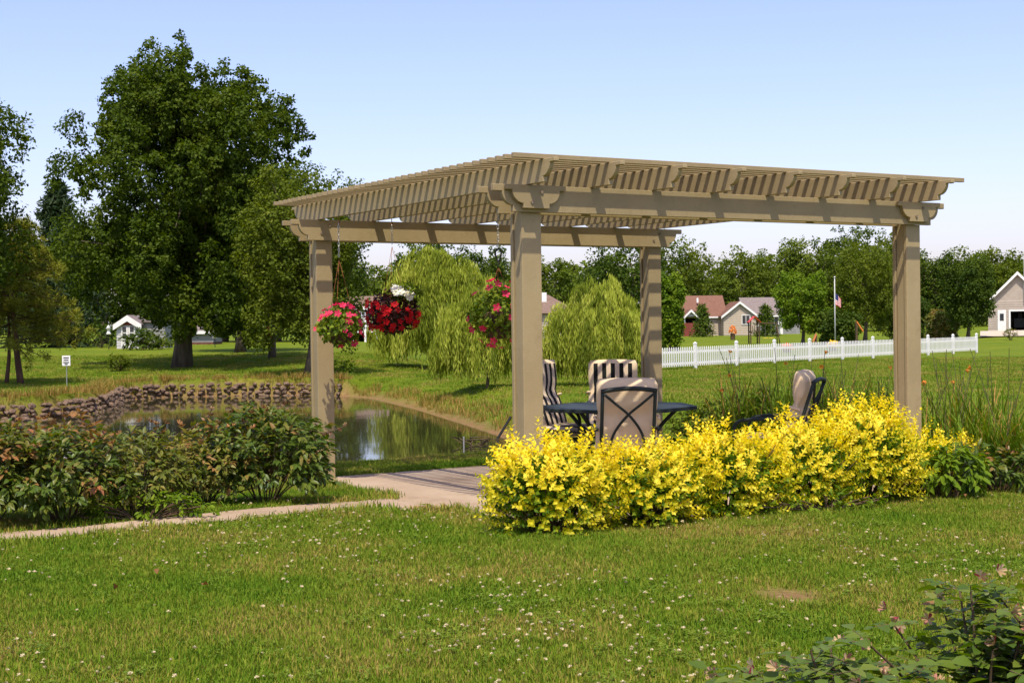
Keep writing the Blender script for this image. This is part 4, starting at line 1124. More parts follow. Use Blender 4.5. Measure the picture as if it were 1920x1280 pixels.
def strap_plant(name, label, x, y, rx, ry, n, length, width, leaf, seed, stalks=0, stalk_h=(.7, 1.1), rz=0, cat='plant', upright=.55, group=None, flowers=None):
    g = np.random.default_rng(seed); z = gzs(x, y); r = empty(name, (x, y, max(z, -.02)), rz, label, cat, group)
    V, F, T = [], [], []
    for k in range(n):
        a = g.uniform(0, 2 * math.pi); q = math.sqrt(g.random()); b = Vector((math.cos(a) * rx * q, math.sin(a) * ry * q, 0))
        h = g.uniform(0, 2 * math.pi); out = Vector((math.cos(h), math.sin(h), 0)); L = length * g.uniform(.6, 1.15); bend = g.uniform(.3, 1.5) * (1 - upright); w = width * g.uniform(.7, 1.2)
        s = Vector((-out.y, out.x, 0)); o = len(V); t0 = float(np.clip(g.normal(.45, .25), 0, 1)); p = b.copy(); S = 6; ang = g.uniform(.05, .4) * (1.2 - upright)
        for i in range(S + 1):
            t = i / S; ww = w * (1 - t ** 2.2) * .5 + .001
            V += [tuple(p - s * ww), tuple(p + s * ww)]
            ang2 = ang + bend * 1.6 * t * t; p = p + (out * math.sin(ang2) + Vector((0, 0, math.cos(ang2)))) * L / S
        for i in range(S):
            F.append((o + 2 * i, o + 2 * i + 1, o + 2 * i + 3, o + 2 * i + 2)); T.append(min(1, t0 + .35 * (i / S) ** 3))
    link('leaves', np_mesh('leaves', V, F, T), leaf, r)
    if stalks:
        ms = bloom_mesh(.024, 6, 'bloom', 1.6)
        if flowers: ms.materials.append(M[flowers])
        for k in range(stalks):
            a = g.uniform(0, 2 * math.pi); q = math.sqrt(g.random()); b = Vector((math.cos(a) * rx * q, math.sin(a) * ry * q, 0)); H = g.uniform(*stalk_h); ln = Vector((g.normal(0, .16), g.normal(0, .12), 0))
            m = MB(); tip = b + ln + Vector((0, 0, H))
            m.tube(curve([tuple(b), tuple(b + ln * .35 + Vector((0, 0, H * .55))), tuple(tip)], 4), [.0056 - .0003 * i for i in range(9)], 5, cap=False)
            if g.random() < .5: m.tube([tuple(b + ln * .6 + Vector((0, 0, H * .75))), tuple(b + ln * .6 + Vector((g.normal(0, .05), g.normal(0, .05), H * .92)))], .003, 4, cap=False)
            st = m.build('stalk', M['stalk'], r, True)
            if flowers and g.random() < .16:
                o = link('bloom', ms, None, r, tuple(tip)); aim(o, g.normal(0, 1, 3))
    return r
M['stalk'] = surf_mat('lily_stalk', (0.055, 0.075, 0.018), (0.14, 0.12, 0.035), 6, 0.7)
for i, (u, v, n, st, lab) in enumerate([(4.72, 2.7, 260, 9, 'clump of strap leaved lilies just right of the far post'), (4.75, 1.85, 330, 12, 'thick clump of lilies behind the chair that stands apart'),
        (4.75, 1.0, 280, 11, 'clump of lilies with tall bare stalks left of the right post'), (5.1, .1, 240, 9, 'clump of lilies just behind the right post')]):
    x, y = uv(u, v); strap_plant('day_lily', lab, x, y, .50, .36, int(n * 1.2), .95, .024, 'lf_lily', 90 + i, st + 2, (.80, 1.28), TH, group='day lilies round the patio', flowers='fl_orange', upright=.5)
for i, (px, d, n, st, lab) in enumerate([(1800, 13.9, 200, 7, 'clump of lilies to the right of the golden shrubs'), (1880, 13.5, 260, 8, 'clump of lilies near the right edge with tall stalks'), (1960, 13.3, 240, 5, 'clump of lilies cut by the right edge')]):
    x, y = gpos(px, d); strap_plant('day_lily', lab, x, y, .42, .34, int(n * 1.2), .72, .024, 'lf_lily', 96 + i, st, (.8, 1.3), 0, group='day lilies round the patio', flowers='fl_orange', upright=.42)
x, y = gpos(1805, 12.75); strap_plant('iris', 'fan of blue green iris leaves at the right end of the bed', x, y, .14, .10, 46, .48, .030, 'lf_iris', 101, upright=.85)
x, y = gpos(1330, 16.6); leafy_bush('cone_flower', 'dense leafy green plant among the lilies behind the table', x, y, .5, .4, .66, 1300, .07, 'lf_mid', 20, .0, group='green plants behind the patio')
x, y = gpos(1420, 16.3); leafy_bush('cone_flower', 'tall leafy green plant left of the chair that stands apart', x, y, .42, .4, .82, 1100, .07, 'lf_bright', 23, .0, group='green plants behind the patio')
x, y = gpos(1870, 13.0); leafy_bush('cone_flower', 'dark leafy plant low at the right edge of the bed', x, y, .5, .35, .42, 900, .075, 'lf_peony', 24, .0, group='green plants at the right end of the bed')

# the rose bush in the foreground
def rose_bush(x, y, label, seed, w, dep, h, n_cane, zmax=None):
    g = np.random.default_rng(seed); z = gzs(x, y); r = empty('rose_bush', (x, y, z), 0, label, 'rose bush', 'rose bushes in the foreground')
    tw = MB(); Ps, Ds, Ns, Ls, Ts = [], [], [], [], []; tips = []
    for k in range(n_cane):
        a = g.uniform(0, 2 * math.pi); q = math.sqrt(g.random()); H = h * g.uniform(.5, 1.0) * (1.05 - .35 * q)
        e = Vector((math.cos(a) * w * q, math.sin(a) * dep * q, H)); b = Vector((e.x * .25, e.y * .25, 0))
        pts = curve([tuple(b), tuple(b.lerp(e, .5) + Vector((0, 0, H * .15))), tuple(e)], 5)
        tw.tube(pts, [.0065 - .0003 * i for i in range(len(pts))], 5, cap=False); tips.append(e)
        for i in range(3, len(pts)):
            if g.random() < .2: continue
            for rep in range(2):
                h2 = g.uniform(0, 2 * math.pi); pd = Vector((math.cos(h2), math.sin(h2), g.uniform(-.1, .5))).normalized(); pl = g.uniform(.06, .11); base = g.normal(.4, .2)
                tw.tube([tuple(pts[i]), tuple(pts[i] + pd * pl)], .0018, 3, cap=False)
                sd = pd.cross(Vector((0, 0, 1))).normalized()
                for (t, sgn, sc) in ((1, 0, 1.1), (.72, 1, .95), (.72, -1, .95), (.36, 1, .8), (.36, -1, .8)):
                    Ps.append(tuple(pts[i] + pd * pl * t)); Ds.append(tuple(pd * (1 if sgn == 0 else .45) + sd * sgn)); Ns.append(tuple(Vector((0, 0, 1)) + Vector(g.normal(0, .3, 3)))); Ls.append(.062 * sc * g.uniform(.8, 1.25)); Ts.append(base + g.normal(0, .08))
    L = np.array(Ls)
    link('leaves', np_mesh('leaves', *leaf_batch(np.array(Ps), np.array(Ds), np.array(Ns), L, L * .66, np.clip(Ts, 0, 1), .12, 'oval')), 'lf_rose', r)
    tw.build('canes', 'twig', r, True)
    ms = bloom_mesh(.026, 7, 'withered_bloom', .2); ms.materials.append(M['fl_dead']); m2 = bloom_mesh(.022, 6, 'rose_hip', 1.2); m2.materials.append(M['fl_dead'])
    for k, e in enumerate(tips):
        if k % 2 == 0:
            for q in range(3 if k % 6 == 0 else 1):
                o = link('withered_bloom', ms if (k + q) % 2 else m2, None, r, tuple(e + Vector(g.normal(0, .03, 3)) + Vector((0, 0, .02)))); aim(o, (g.normal(0, .8), -.6 + g.normal(0, .5), .3 + g.normal(0, .5)))
x, y = gpos(1840, 4.75); rose_bush(x, y, 'sprawling rose bush with withered blooms in the bottom right corner', 31, .58, .42, .68, 36)
x, y = gpos(1585, 4.5); rose_bush(x, y, 'low rose bush left of the sprawling one at the bottom edge', 32, .48, .38, .52, 34)
x, y = gpos(2080, 4.9); rose_bush(x, y, 'rose bush beyond the bottom right corner', 33, .5, .4, .75, 18)

# ------------------------------------------------------------------ lawn grass and clover
def tuft_mesh(name, n, h, rad, w, seed, lean=.5):
    g = np.random.default_rng(seed); V, F, T = [], [], []
    for k in range(n):
        a = g.uniform(0, 2 * math.pi); q = rad * math.sqrt(g.random()); b = Vector((math.cos(a) * q, math.sin(a) * q, -.004)); h2 = g.uniform(0, 2 * math.pi); out = Vector((math.cos(h2), math.sin(h2), 0)); s = Vector((-out.y, out.x, 0)) * w * g.uniform(.6, 1.2) * .5
        L = h * g.uniform(.5, 1.15); ln = g.uniform(.15, 1.0) * lean
        m1 = b + Vector((0, 0, L * .55)) + out * L * .3 * ln; m2 = b + Vector((0, 0, L * (1 - .25 * ln))) + out * L * .9 * ln; o = len(V)
        V += [tuple(b - s), tuple(b + s), tuple(m1 + s * .8), tuple(m1 - s * .8), tuple(m2)]; t = g.random()
        F += [(o, o + 1, o + 2), (o, o + 2, o + 3), (o + 3, o + 2, o + 4)]; T += [t] * 3
    return np_mesh(name, V, F, T)

def scatter(name, label, P, R, S, sources, mat, cat):
    col = bpy.data.collections.new(name + '_sources')
    for i, me in enumerate(sources):
        if len(me.materials) == 0: me.materials.append(M[mat])
        col.objects.link(bpy.data.objects.new('%s_piece_%d' % (name, i), me))
    me = bpy.data.meshes.new(name); me.vertices.add(len(P)); me.vertices.foreach_set('co', np.asarray(P, np.float32).ravel())
    a = me.attributes.new('rot', 'FLOAT_VECTOR', 'POINT'); a.data.foreach_set('vector', np.asarray(R, np.float32).ravel())
    b = me.attributes.new('scl', 'FLOAT', 'POINT'); b.data.foreach_set('value', np.asarray(S, np.float32))
    o = link(name, me)
    ng = bpy.data.node_groups.new(name + '_scatter', 'GeometryNodeTree')
    ng.interface.new_socket('Geometry', in_out='INPUT', socket_type='NodeSocketGeometry'); ng.interface.new_socket('Geometry', in_out='OUTPUT', socket_type='NodeSocketGeometry')
    n, l = ng.nodes, ng.links
    gi, go = n.new('NodeGroupInput'), n.new('NodeGroupOutput'); ip = n.new('GeometryNodeInstanceOnPoints'); ci = n.new('GeometryNodeCollectionInfo')
    ci.inputs['Collection'].default_value = col; ci.inputs['Separate Children'].default_value = True; ci.inputs['Reset Children'].default_value = True
    ra = n.new('GeometryNodeInputNamedAttribute'); ra.data_type = 'FLOAT_VECTOR'; ra.inputs['Name'].default_value = 'rot'
    sa = n.new('GeometryNodeInputNamedAttribute'); sa.data_type = 'FLOAT'; sa.inputs['Name'].default_value = 'scl'
    l.new(gi.outputs[0], ip.inputs['Points']); l.new(ci.outputs[0], ip.inputs['Instance']); ip.inputs['Pick Instance'].default_value = True
    l.new(ra.outputs['Attribute'], ip.inputs['Rotation']); l.new(sa.outputs['Attribute'], ip.inputs['Scale']); l.new(ip.outputs[0], go.inputs[0])
    md = o.modifiers.new('scatter', 'NODES'); md.node_group = ng
    return tag(o, label, cat, kind='stuff')

def lawn_points(n, y0, y1, slope, extra, power):
    y = y0 + (y1 - y0) * rng.random(n) ** power; x = rng.uniform(-1, 1, n) * (y * slope + extra)
    k = (pad_dist(x, y) > .03) & (poly_dist(x, y, PATH_POLY) > .015 + .05 * np.sin(x * 7) * np.sin(y * 5)) & (poly_dist(x, y, POND) > .3)
    k &= ~(((((x - 1.48) / .19) ** 2 + ((y - 7.9) / .22) ** 2) < 1) & (rng.random(n) < .93))
    x, y = x[k], y[k]; return x, y, ground_z(x, y)
def grass():
    src = [tuft_mesh('tuft', 44, .038, .09, .005, 200 + i, .95) for i in range(5)]
    x, y, z = lawn_points(52000, 4.2, 20.5, .40, 1.3, .95); n = len(x)
    R = np.stack([rng.normal(0, .1, n), rng.normal(0, .1, n), rng.uniform(0, 6.28, n)], 1)
    lush = 1 + .9 * np.exp(-(poly_dist(x, y, PATH_POLY) / .35) ** 2) * rng.random(n) + .5 * np.exp(-(pad_dist(x, y) / .5) ** 2) * rng.random(n)
    scatter('grass', 'mown green lawn grass in front of the patio', np.stack([x, y, z], 1), R, rng.uniform(.65, 1.25, n) * lush, src, 'grass', 'grass')
    src = [tuft_mesh('far_tuft', 22, .085, .22, .016, 220 + i, .7) for i in range(4)]
    y = 20 + 50 * rng.random(26000) ** .8; x = rng.uniform(-1, 1, 26000) * (y * .40 + 2)
    k = (poly_dist(x, y, POND) > .7); x, y = x[k], y[k]; z = ground_z(x, y); n = len(x)
    scatter('field_grass', 'grass of the field round the pond and behind the patio', np.stack([x, y, z], 1), np.stack([np.zeros(n), np.zeros(n), rng.uniform(0, 6.28, n)], 1), rng.uniform(.6, 1.2, n), src, 'grass', 'grass')
    # taller weeds along the pond edge
    src = [tuft_mesh('bank_tuft', 26, .26, .14, .014, 240 + i, .7) for i in range(4)]
    Ps = []
    for i in range(len(POND)):
        a, b = POND[i], POND[(i + 1) % len(POND)]; L = np.linalg.norm(b - a); wl_ = i in (1, 2, 3, 4, 5, 6, 7); m = int(L * (26 if wl_ else 9))
        t = rng.random(m)[:, None]; nrm = np.array([(b - a)[1], -(b - a)[0]]) / L
        if poly_dist(*( (a + b) / 2 + nrm * .3), POND) < 0: nrm = -nrm
        q = a + (b - a) * t + nrm * (rng.uniform(.12, .75, (m, 1)) if wl_ else rng.uniform(.25, 1.1, (m, 1))); Ps.append(q)
    q = np.concatenate(Ps); q = q[poly_dist(q[:, 0], q[:, 1], POND) > .1]; n = len(q)
    scatter('bank_weeds', 'rough dry grass and weeds along the pond edge', np.stack([q[:, 0], q[:, 1], ground_z(q[:, 0], q[:, 1])], 1), np.stack([np.zeros(n), np.zeros(n), rng.uniform(0, 6.28, n)], 1), rng.uniform(.4, 1.15, n), src, 'bank', 'weeds')
M['bank'] = leaf_mat('bank_weeds_leaves', [(0.0, (0.11, 0.15, 0.02)), (0.4, (0.22, 0.21, 0.035)), (0.7, (0.38, 0.25, 0.07)), (1.0, (0.45, 0.24, 0.08))], .3)
grass()

def clover():
    V, F, T = [], [], []
    for k in range(16):
        d = rand_dir(1)[0]; d[2] = abs(d[2]) * .8 + .1; d /= np.linalg.norm(d); s = np.cross(d, [0.3, .2, 1]); s /= np.linalg.norm(s); b = np.array([0, 0, .05]); o = len(V)
        V += [tuple(b), tuple(b + d * .009 + s * .004), tuple(b + d * .014), tuple(b + d * .009 - s * .004)]; F += [(o, o + 1, o + 2), (o, o + 2, o + 3)]; T += [rng.random()] * 2
    src = [np_mesh('clover_head', V, F, T)]
    x, y, z = lawn_points(7000, 4.3, 12.8, .40, 1.0, .9)
    f = np.sin(x * 1.3 + 1) * np.sin(y * 1.1 + .5 * x) + .8 * np.exp(-(((x + 2.0) / 1.0) ** 2 + ((y - 8.3) / .8) ** 2)) + .4 * np.exp(-(((x + .2) / 1.2) ** 2 + ((y - 10.5) / 1.2) ** 2))
    k = rng.random(len(x)) < np.clip(.16 + .55 * f, .05, 1); x, y, z = x[k], y[k], z[k]; n = len(x)
    scatter('clover_flowers', 'small white clover flowers dotted over the lawn', np.stack([x, y, z], 1), np.stack([rng.normal(0, .2, n), rng.normal(0, .2, n), rng.uniform(0, 6.28, n)], 1), rng.uniform(.6, 1.15, n), src, 'clover', 'clover')
def clover_leaves():
    src = []
    for q in range(3):
        V, F, T = [], [], []
        for k in range(10):
            a = rng.uniform(0, 6.28); rr = .07 * math.sqrt(rng.random()); c = np.array([rr * math.cos(a), rr * math.sin(a), rng.uniform(.025, .045)]); t0 = rng.random(); h0 = rng.uniform(0, 6.28); tl = rng.normal(0, .25, 2)
            for j in range(3):
                h = h0 + j * 2.094; d = np.array([math.cos(h), math.sin(h), .15]); d[2] += tl @ d[:2]; s_ = np.array([-math.sin(h), math.cos(h), 0]); o = len(V); L = rng.uniform(.011, .016)
                V += [tuple(c), tuple(c + d * L * .6 + s_ * L * .5), tuple(c + d * L), tuple(c + d * L * .6 - s_ * L * .5)]; F += [(o, o + 1, o + 2), (o, o + 2, o + 3)]; T += [t0] * 2
        src.append(np_mesh('clover_leaf', V, F, T))
    x, y, z = lawn_points(16000, 4.2, 13, .40, 1.2, .95)
    f = np.sin(x * 1.3 + 1) * np.sin(y * 1.1 + .5 * x) + .8 * np.exp(-(((x + 2.0) / 1.0) ** 2 + ((y - 8.3) / .8) ** 2)) + .35 * np.sin(x * 3.1 - y * 2.3)
    k = rng.random(len(x)) < np.clip(.06 + .22 * f + .25 * np.sin(x * 6.3) * np.sin(y * 5.1 + 2), .02, .6); x, y, z = x[k], y[k], z[k]; n = len(x)
    scatter('clover_leaves', 'patches of dark clover leaves in the lawn', np.stack([x, y, z], 1), np.stack([np.zeros(n), np.zeros(n), rng.uniform(0, 6.28, n)], 1), rng.uniform(.6, 1.0, n), src, 'lf_clover', 'clover')
M['lf_clover'] = leaf_mat('clover_leaf_green', [(0.0, (0.105, 0.185, 0.016)), (1.0, (0.185, 0.245, 0.026))], .3)
clover(); clover_leaves()
lm = np_mesh('dry_leaf', *leaf_batch(np.array([[0, 0, .0]]), np.array([[1., 0, .25]]), np.array([[0, .2, 1.]]), .055, .034, [.3], .5, 'oval')); lm.materials.append(M['dead_leaf'])
for i, (px, py, lab) in enumerate([(287, 1092, 'dry brown leaf on the lawn left of centre'), (372, 1112, 'dry curled leaf among the clover'), (205, 1123, 'dry leaf at the left of the clover patch'), (890, 955, 'dry leaf in the grass below the golden shrub'), (1808, 928, 'dry orange leaf by the iris fan')]):
    d = 1.5 * FPX / (py - hor(px)); x = gx(px, d)
    o = link('dry_leaf', lm, None, None, (x, d, gzs(x, d) + .045)); o.rotation_euler = (rng.normal(0, .5), rng.normal(0, .5), rng.uniform(0, 6)); tag(o, lab, 'leaf', 'dry leaves on the lawn')

# ------------------------------------------------------------------ stone edge of the pond
def stone_wall():
    idx = [1, 2, 3, 4, 5, 6, 7, 8]
    pts = [POND[0] * .08 + POND[1] * .92] + [POND[i] for i in idx]
    root = empty('stone_wall', (pts[4][0], pts[4][1], WATER_Z), 0, 'low wall of rough field stones along the far edge of the pond', 'stone wall')
    variants = []
    import bmesh
    for k in range(5):
        b = bmesh.new(); bmesh.ops.create_icosphere(b, subdivisions=1, radius=.5)
        for v in b.verts: v.co = Vector((v.co.x * 1.0, v.co.y * .8, v.co.z * .75)) * rng.uniform(.82, 1.15)
        me = bpy.data.meshes.new('stone'); b.to_mesh(me); b.free(); me.materials.append(M['stone']); variants.append(me)
    n = 0
    for row in (1, 2, 0, 3):
        for i in range(len(pts) - 1):
            a, b = pts[i], pts[i + 1]; L = np.linalg.norm(b - a); m = max(1, int(L / .275)); nrm = np.array([(b - a)[1], -(b - a)[0]]) / L
            if poly_dist(*((a + b) / 2 + nrm * .3), POND) < 0: nrm = -nrm
            for k in range(m):
                if n >= 299: break
                p = a + (b - a) * (k + .5 + rng.uniform(-.3, .3)) / m + nrm * (-.06 + .035 * row + rng.normal(0, .02))
                o = link('stone', variants[rng.integers(5)], None, root, (p[0] - pts[4][0], p[1] - pts[4][1], -.01 + .135 * row + rng.normal(0, .02)))
                s = rng.uniform(.17, .30); o.scale = (s * rng.uniform(.9, 1.4), s, s * rng.uniform(.65, 1.0)); o.rotation_euler = tuple(rng.uniform(-.4, .4, 2)) + (rng.uniform(0, 6.28),); n += 1
stone_wall()

# ------------------------------------------------------------------ white picket fence
def fence():
    A = np.array([gx(1128, 54.2), 54.2]); B = np.array([gx(1831, 81.0), 81.0])
    r = empty('picket_fence', (A[0], A[1], 0), 0, 'white picket fence running across the field behind the patio', 'fence')
    L = np.linalg.norm(B - A); e = (B - A) / L; ang = math.atan2(e[1], e[0]); NP = 11
    post = MB().box(-.055, .055, -.055, .055, -.2, 1.02).add([(-.07, -.07, 1.02), (.07, -.07, 1.02), (.07, .07, 1.02), (-.07, .07, 1.02), (0, 0, 1.10)], [(0, 1, 4), (1, 2, 4), (2, 3, 4), (3, 0, 4), (3, 2, 1, 0)]).mesh('fence_post'); post.materials.append(M['white'])
    pk = MB().prism([(-.035, .12), (.035, .12), (.035, .84), (0, .90), (-.035, .84)], .02, 'y').mesh('picket'); pk.materials.append(M['white'])
    step = L / NP; rl = MB().box(-step / 2, step / 2, -.02, .02, -.045, .045).mesh('rail'); rl.materials.append(M['white'])
    def Z(p): return gzs(p[0], p[1])
    for i in range(NP + 1):
        p = A + e * step * i; o = link('fence_post', post, None, r, (p[0] - A[0], p[1] - A[1], Z(p))); o.rotation_euler = (0, 0, ang)
        if i == NP: break
        q = A + e * step * (i + .5); z = Z(q)
        for h in (.24, .70):
            o = link('rail', rl, None, r, (q[0] - A[0] , q[1] - A[1], z + h)); o.rotation_euler = (0, 0, ang)
        m = 19
        for k in range(m):
            t = p + e * step * (k + 1) / (m + 1); nrm = np.array([e[1], -e[0]]) * .034
            o = link('picket', pk, None, r, (t[0] + nrm[0] - A[0], t[1] + nrm[1] - A[1], Z(t))); o.rotation_euler = (0, 0, ang + rng.normal(0, .02))
fence()

# ------------------------------------------------------------------ houses
def siding(m, x0, x1, y, z0, z1, step=.24, d=.03):
    """lapped boards on a wall that faces -y"""
    z = z0
    while z < z1 - .01:
        t = min(z + step, z1); m.add([(x0, y - d, z), (x1, y - d, z), (x1, y, t), (x0, y, t), (x0, y, z), (x1, y, z)], [(0, 1, 2, 3), (4, 5, 1, 0)]); z = t

def window(parent, x, y, z, w, h, panes=2):
    f = MB(); t = .09
    f.box(x - w / 2 - t, x + w / 2 + t, y - .08, y, z + h / 2, z + h / 2 + t); f.box(x - w / 2 - t, x + w / 2 + t, y - .08, y, z - h / 2 - t, z - h / 2)
    f.box(x - w / 2 - t, x - w / 2, y - .08, y, z - h / 2, z + h / 2); f.box(x + w / 2, x + w / 2 + t, y - .08, y, z - h / 2, z + h / 2)
    for k in range(1, panes): f.box(x - w / 2 + w * k / panes - .03, x - w / 2 + w * k / panes + .03, y - .075, y - .01, z - h / 2, z + h / 2)
    o = f.build('window', 'white', parent)
    for k in range(panes):
        a = x - w / 2 + w * k / panes; MB().box(a + .03, a + w / panes - .03, y - .04, y - .02, z - h / 2, z + h / 2).build('pane', 'glass', o)

def gable_roof(parent, x0, x1, y0, y1, ze, zr, mat, axis, over=.35, th=.14, trim=True):
    """pitched roof slab; axis 'x': ridge along x, 'y': ridge along y"""
    m = MB()
    if axis == 'x':
        ym = (y0 + y1) / 2; k = (zr - ze) / (ym - y0)
        o = [(y0 - over, ze - over * k), (ym, zr), (y1 + over, ze - over * k), (y1 + over, ze - over * k - th), (ym, zr - th), (y0 - over, ze - over * k - th)]
        m.prism(o, x1 - x0 + 2 * over, 'x', (x0 + x1) / 2)
    else:
        xm = (x0 + x1) / 2; k = (zr - ze) / (xm - x0)
        o = [(x0 - over, ze - over * k), (xm, zr), (x1 + over, ze - over * k), (x1 + over, ze - over * k - th), (xm, zr - th), (x0 - over, ze - over * k - th)]
        m.prism(o, y1 - y0 + 2 * over, 'y', (y0 + y1) / 2)
    r = m.build('roof', mat, parent)
    if trim and axis == 'y':
        f = MB(); f.prism([(x0 - over, ze - over * k - .02), (xm, zr - .02), (x1 + over, ze - over * k - .02), (x1 + over, ze - over * k - .34), (xm, zr - .36), (x0 - over, ze - over * k - .34)], .06, 'y', y0 - over - .035)
        f.build('verge_board', 'white', r)
    if trim and axis == 'x':
        MB().box(x0 - over, x1 + over, y0 - over - .07, y0 - over - .003, ze - over * k - .22, ze - over * k - .01).build('gutter', 'white', r)
    return r

def house_red():
    d = 195.0; s = d / FPX; x0 = gx(1388, d); z = gzs(x0, d)
    r = empty('red_roof_house', (x0, d, z), 0, 'low beige house with a red brown roof and a front gable', 'house')
    X = lambda px: (px - 1388) * s
    Z = lambda py: gz(1388, py, d) - z
    wl = MB(); wl.prism([(X(1357), -1), (X(1418), -1), (X(1418), Z(588)), (X(1388), Z(566)), (X(1357), Z(588))], 8.0, 'y', 4.0); siding(wl, X(1357), X(1418), -.002, Z(627), Z(590)); wl.build('front_wall', 'siding', r)
    gable_roof(r, X(1357), X(1418), 0, 8, Z(588), Z(564), 'roof_red', 'y')
    mw = MB(); mw.box(X(1283), X(1357) - .01, 3, 12, -1, Z(590)); siding(mw, X(1283), X(1357) - .01, 2.998, 0, Z(592)); mw.build('side_wall', 'siding', r)
    rf = gable_roof(r, X(1286), X(1366), 3, 12, Z(589), Z(551), 'roof_red', 'x')
    MB().box(X(1316), X(1316) + .25, 5, 5.25, Z(565), Z(556)).build('vent_pipe', 'white', rf)
    window(r, X(1399), -.03, Z(599), 1.0, 1.15)
    p = MB(); p.box(X(1281), X(1310), -.5, 3, -.5, Z(604)); p.build('porch_base', 'deck_red', r)
    for px in (1283, 1308): MB().box(X(px) - .1, X(px) + .1, -.5, -.3, Z(604), Z(592)).build('porch_post', 'white', r)
    gable_roof(r, X(1281), X(1310), -.5, 5, Z(592), Z(578), 'roof_red', 'y', .2)
    MB().prism([(X(1281), Z(592)), (X(1310), Z(592)), (X(1295.5), Z(579))], .1, 'y', -.35).build('porch_gable', 'white_dull', r)
    MB().box(X(1281), X(1310), 2.9, 2.99, Z(604), Z(592)).build('porch_shade_panel', 'dark', r)  # near-black panel over the back wall, painted shade inside the porch
    for k in range(7): MB().box(X(1282) + k * .31, X(1282) + k * .31 + .07, -.56, -.51, Z(614), Z(603)).build('baluster', 'deck_red', r)
house_red()
def house_grey():
    d = 207.0; s = d / FPX; x0 = gx(1440, d); z = gzs(x0, d); r = empty('grey_roof_house', (x0, d, z), 0, 'low house with a long grey roof behind the cone evergreen', 'house')
    X = lambda px: (px - 1440) * s
    Z = lambda py: gz(1440, py, d) - z
    w = MB(); w.box(X(1400), X(1500), 0, 9, -1, Z(588)); siding(w, X(1400), X(1500), -.002, 0, Z(590)); w.build('wall', 'siding_grey', r)
    gable_roof(r, X(1400), X(1500), 0, 9, Z(588), Z(556), 'roof_grey', 'x')
    for px in (1422, 1452, 1478): window(r, X(px), -.03, Z(602), 1.1, 1.2)
    MB().box(X(1463), X(1468), -.06, -.005, 0, Z(600)).build('door', 'white', r)
house_grey()
def garage():
    d = 150.0; s = d / FPX; x0 = gx(1909, d); z = gzs(x0, d); r = empty('garage', (x0, d, z), -.36, 'tall pale gabled garage with an open dark door at the right edge', 'garage')
    X = lambda px: (px - 1909) * s
    Z = lambda py: gz(1909, py, d) - z
    a, b = X(1856), X(1962); ze, zr = Z(562), Z(508)
    m = MB(); dl, dr, dt = X(1896), X(1928), Z(583)
    # front wall round the door opening
    m.prism([(a, -1), (dl, -1), (dl, dt), (a, dt)], .2, 'y', .1); m.prism([(dr, -1), (b, -1), (b, dt), (dr, dt)], .2, 'y', .1); m.prism([(a, dt), (b, dt), (b, ze), ((a + b) / 2, zr), (a, ze)], .2, 'y', .1)
    siding(m, a, dl, -.002, 0, dt); siding(m, a, b, -.002, dt, ze)
    m.box(a, a + .2, .2, 11, -1, ze); m.box(b - .2, b, .2, 11, -1, ze); m.box(a, b, 11, 11.2, -1, ze)
    m.build('wall', 'siding_pale', r)
    gable_roof(r, a, b, 0, 11.2, ze, zr, 'roof_grey', 'y', .4)
    f = MB(); f.box(dl - .18, dl, -.08, .05, 0, dt + .18); f.box(dr, dr + .18, -.08, .05, 0, dt + .18); f.box(dl, dr, -.08, .05, dt, dt + .18); f.build('door_frame', 'white', r)
    MB().box(X(1873), X(1888), -.10, -.03, 0, Z(580)).build('side_door', 'white', r); MB().box(X(1877), X(1884), -.13, -.101, Z(600), Z(587)).build('door_pane', 'glass', r)
    MB().box(dl + .3, dr - .3, 1.5, 5.5, .3, 1.25).box(dl + .7, dr - .7, 2.2, 4.6, 1.25, 1.8).build('parked_shape', 'black', r)
    MB().tube([(X(1921), -.3, ze), (X(1921), -.3, zr + 2.0)], .06, 6).build('aerial_mast', 'white_dull', r)
garage()
def house_brown():
    d = 112.0; s = d / FPX; x0 = gx(1020, d); z = gzs(x0, d); r = empty('brown_roof_house', (x0, d, z), 0, 'house with a brown hip roof behind the dome-shaped willow', 'house')
    X = lambda px: (px - 1020) * s
    Z = lambda py: gz(1020, py, d) - z
    w = MB(); w.box(X(950), X(1082), 0, 7, -1, Z(588)); siding(w, X(950), X(1082), -.002, 0, Z(589)); w.build('wall', 'siding_pale', r)
    a, b, e, t = X(945), X(1088), Z(587), Z(551)
    m = MB(); m.add([(a, -.4, e), (b, -.4, e), (b, 7.4, e), (a, 7.4, e), (X(985), 3.5, t), (X(1032), 3.5, t)], [(0, 1, 5, 4), (1, 2, 5), (2, 3, 4, 5), (3, 0, 4), (3, 2, 1, 0)]); rf = m.build('roof', 'roof_brown', r)
    MB().box(X(1016), X(1027), 2.0, 2.6, Z(575), Z(547)).build('chimney', 'white', rf)
    for px in (1040, 1062): window(r, X(px), -.03, Z(600), .55, .65)
    for px in (975, 1000): window(r, X(px), -.03, Z(600), .6, .7)
house_brown()
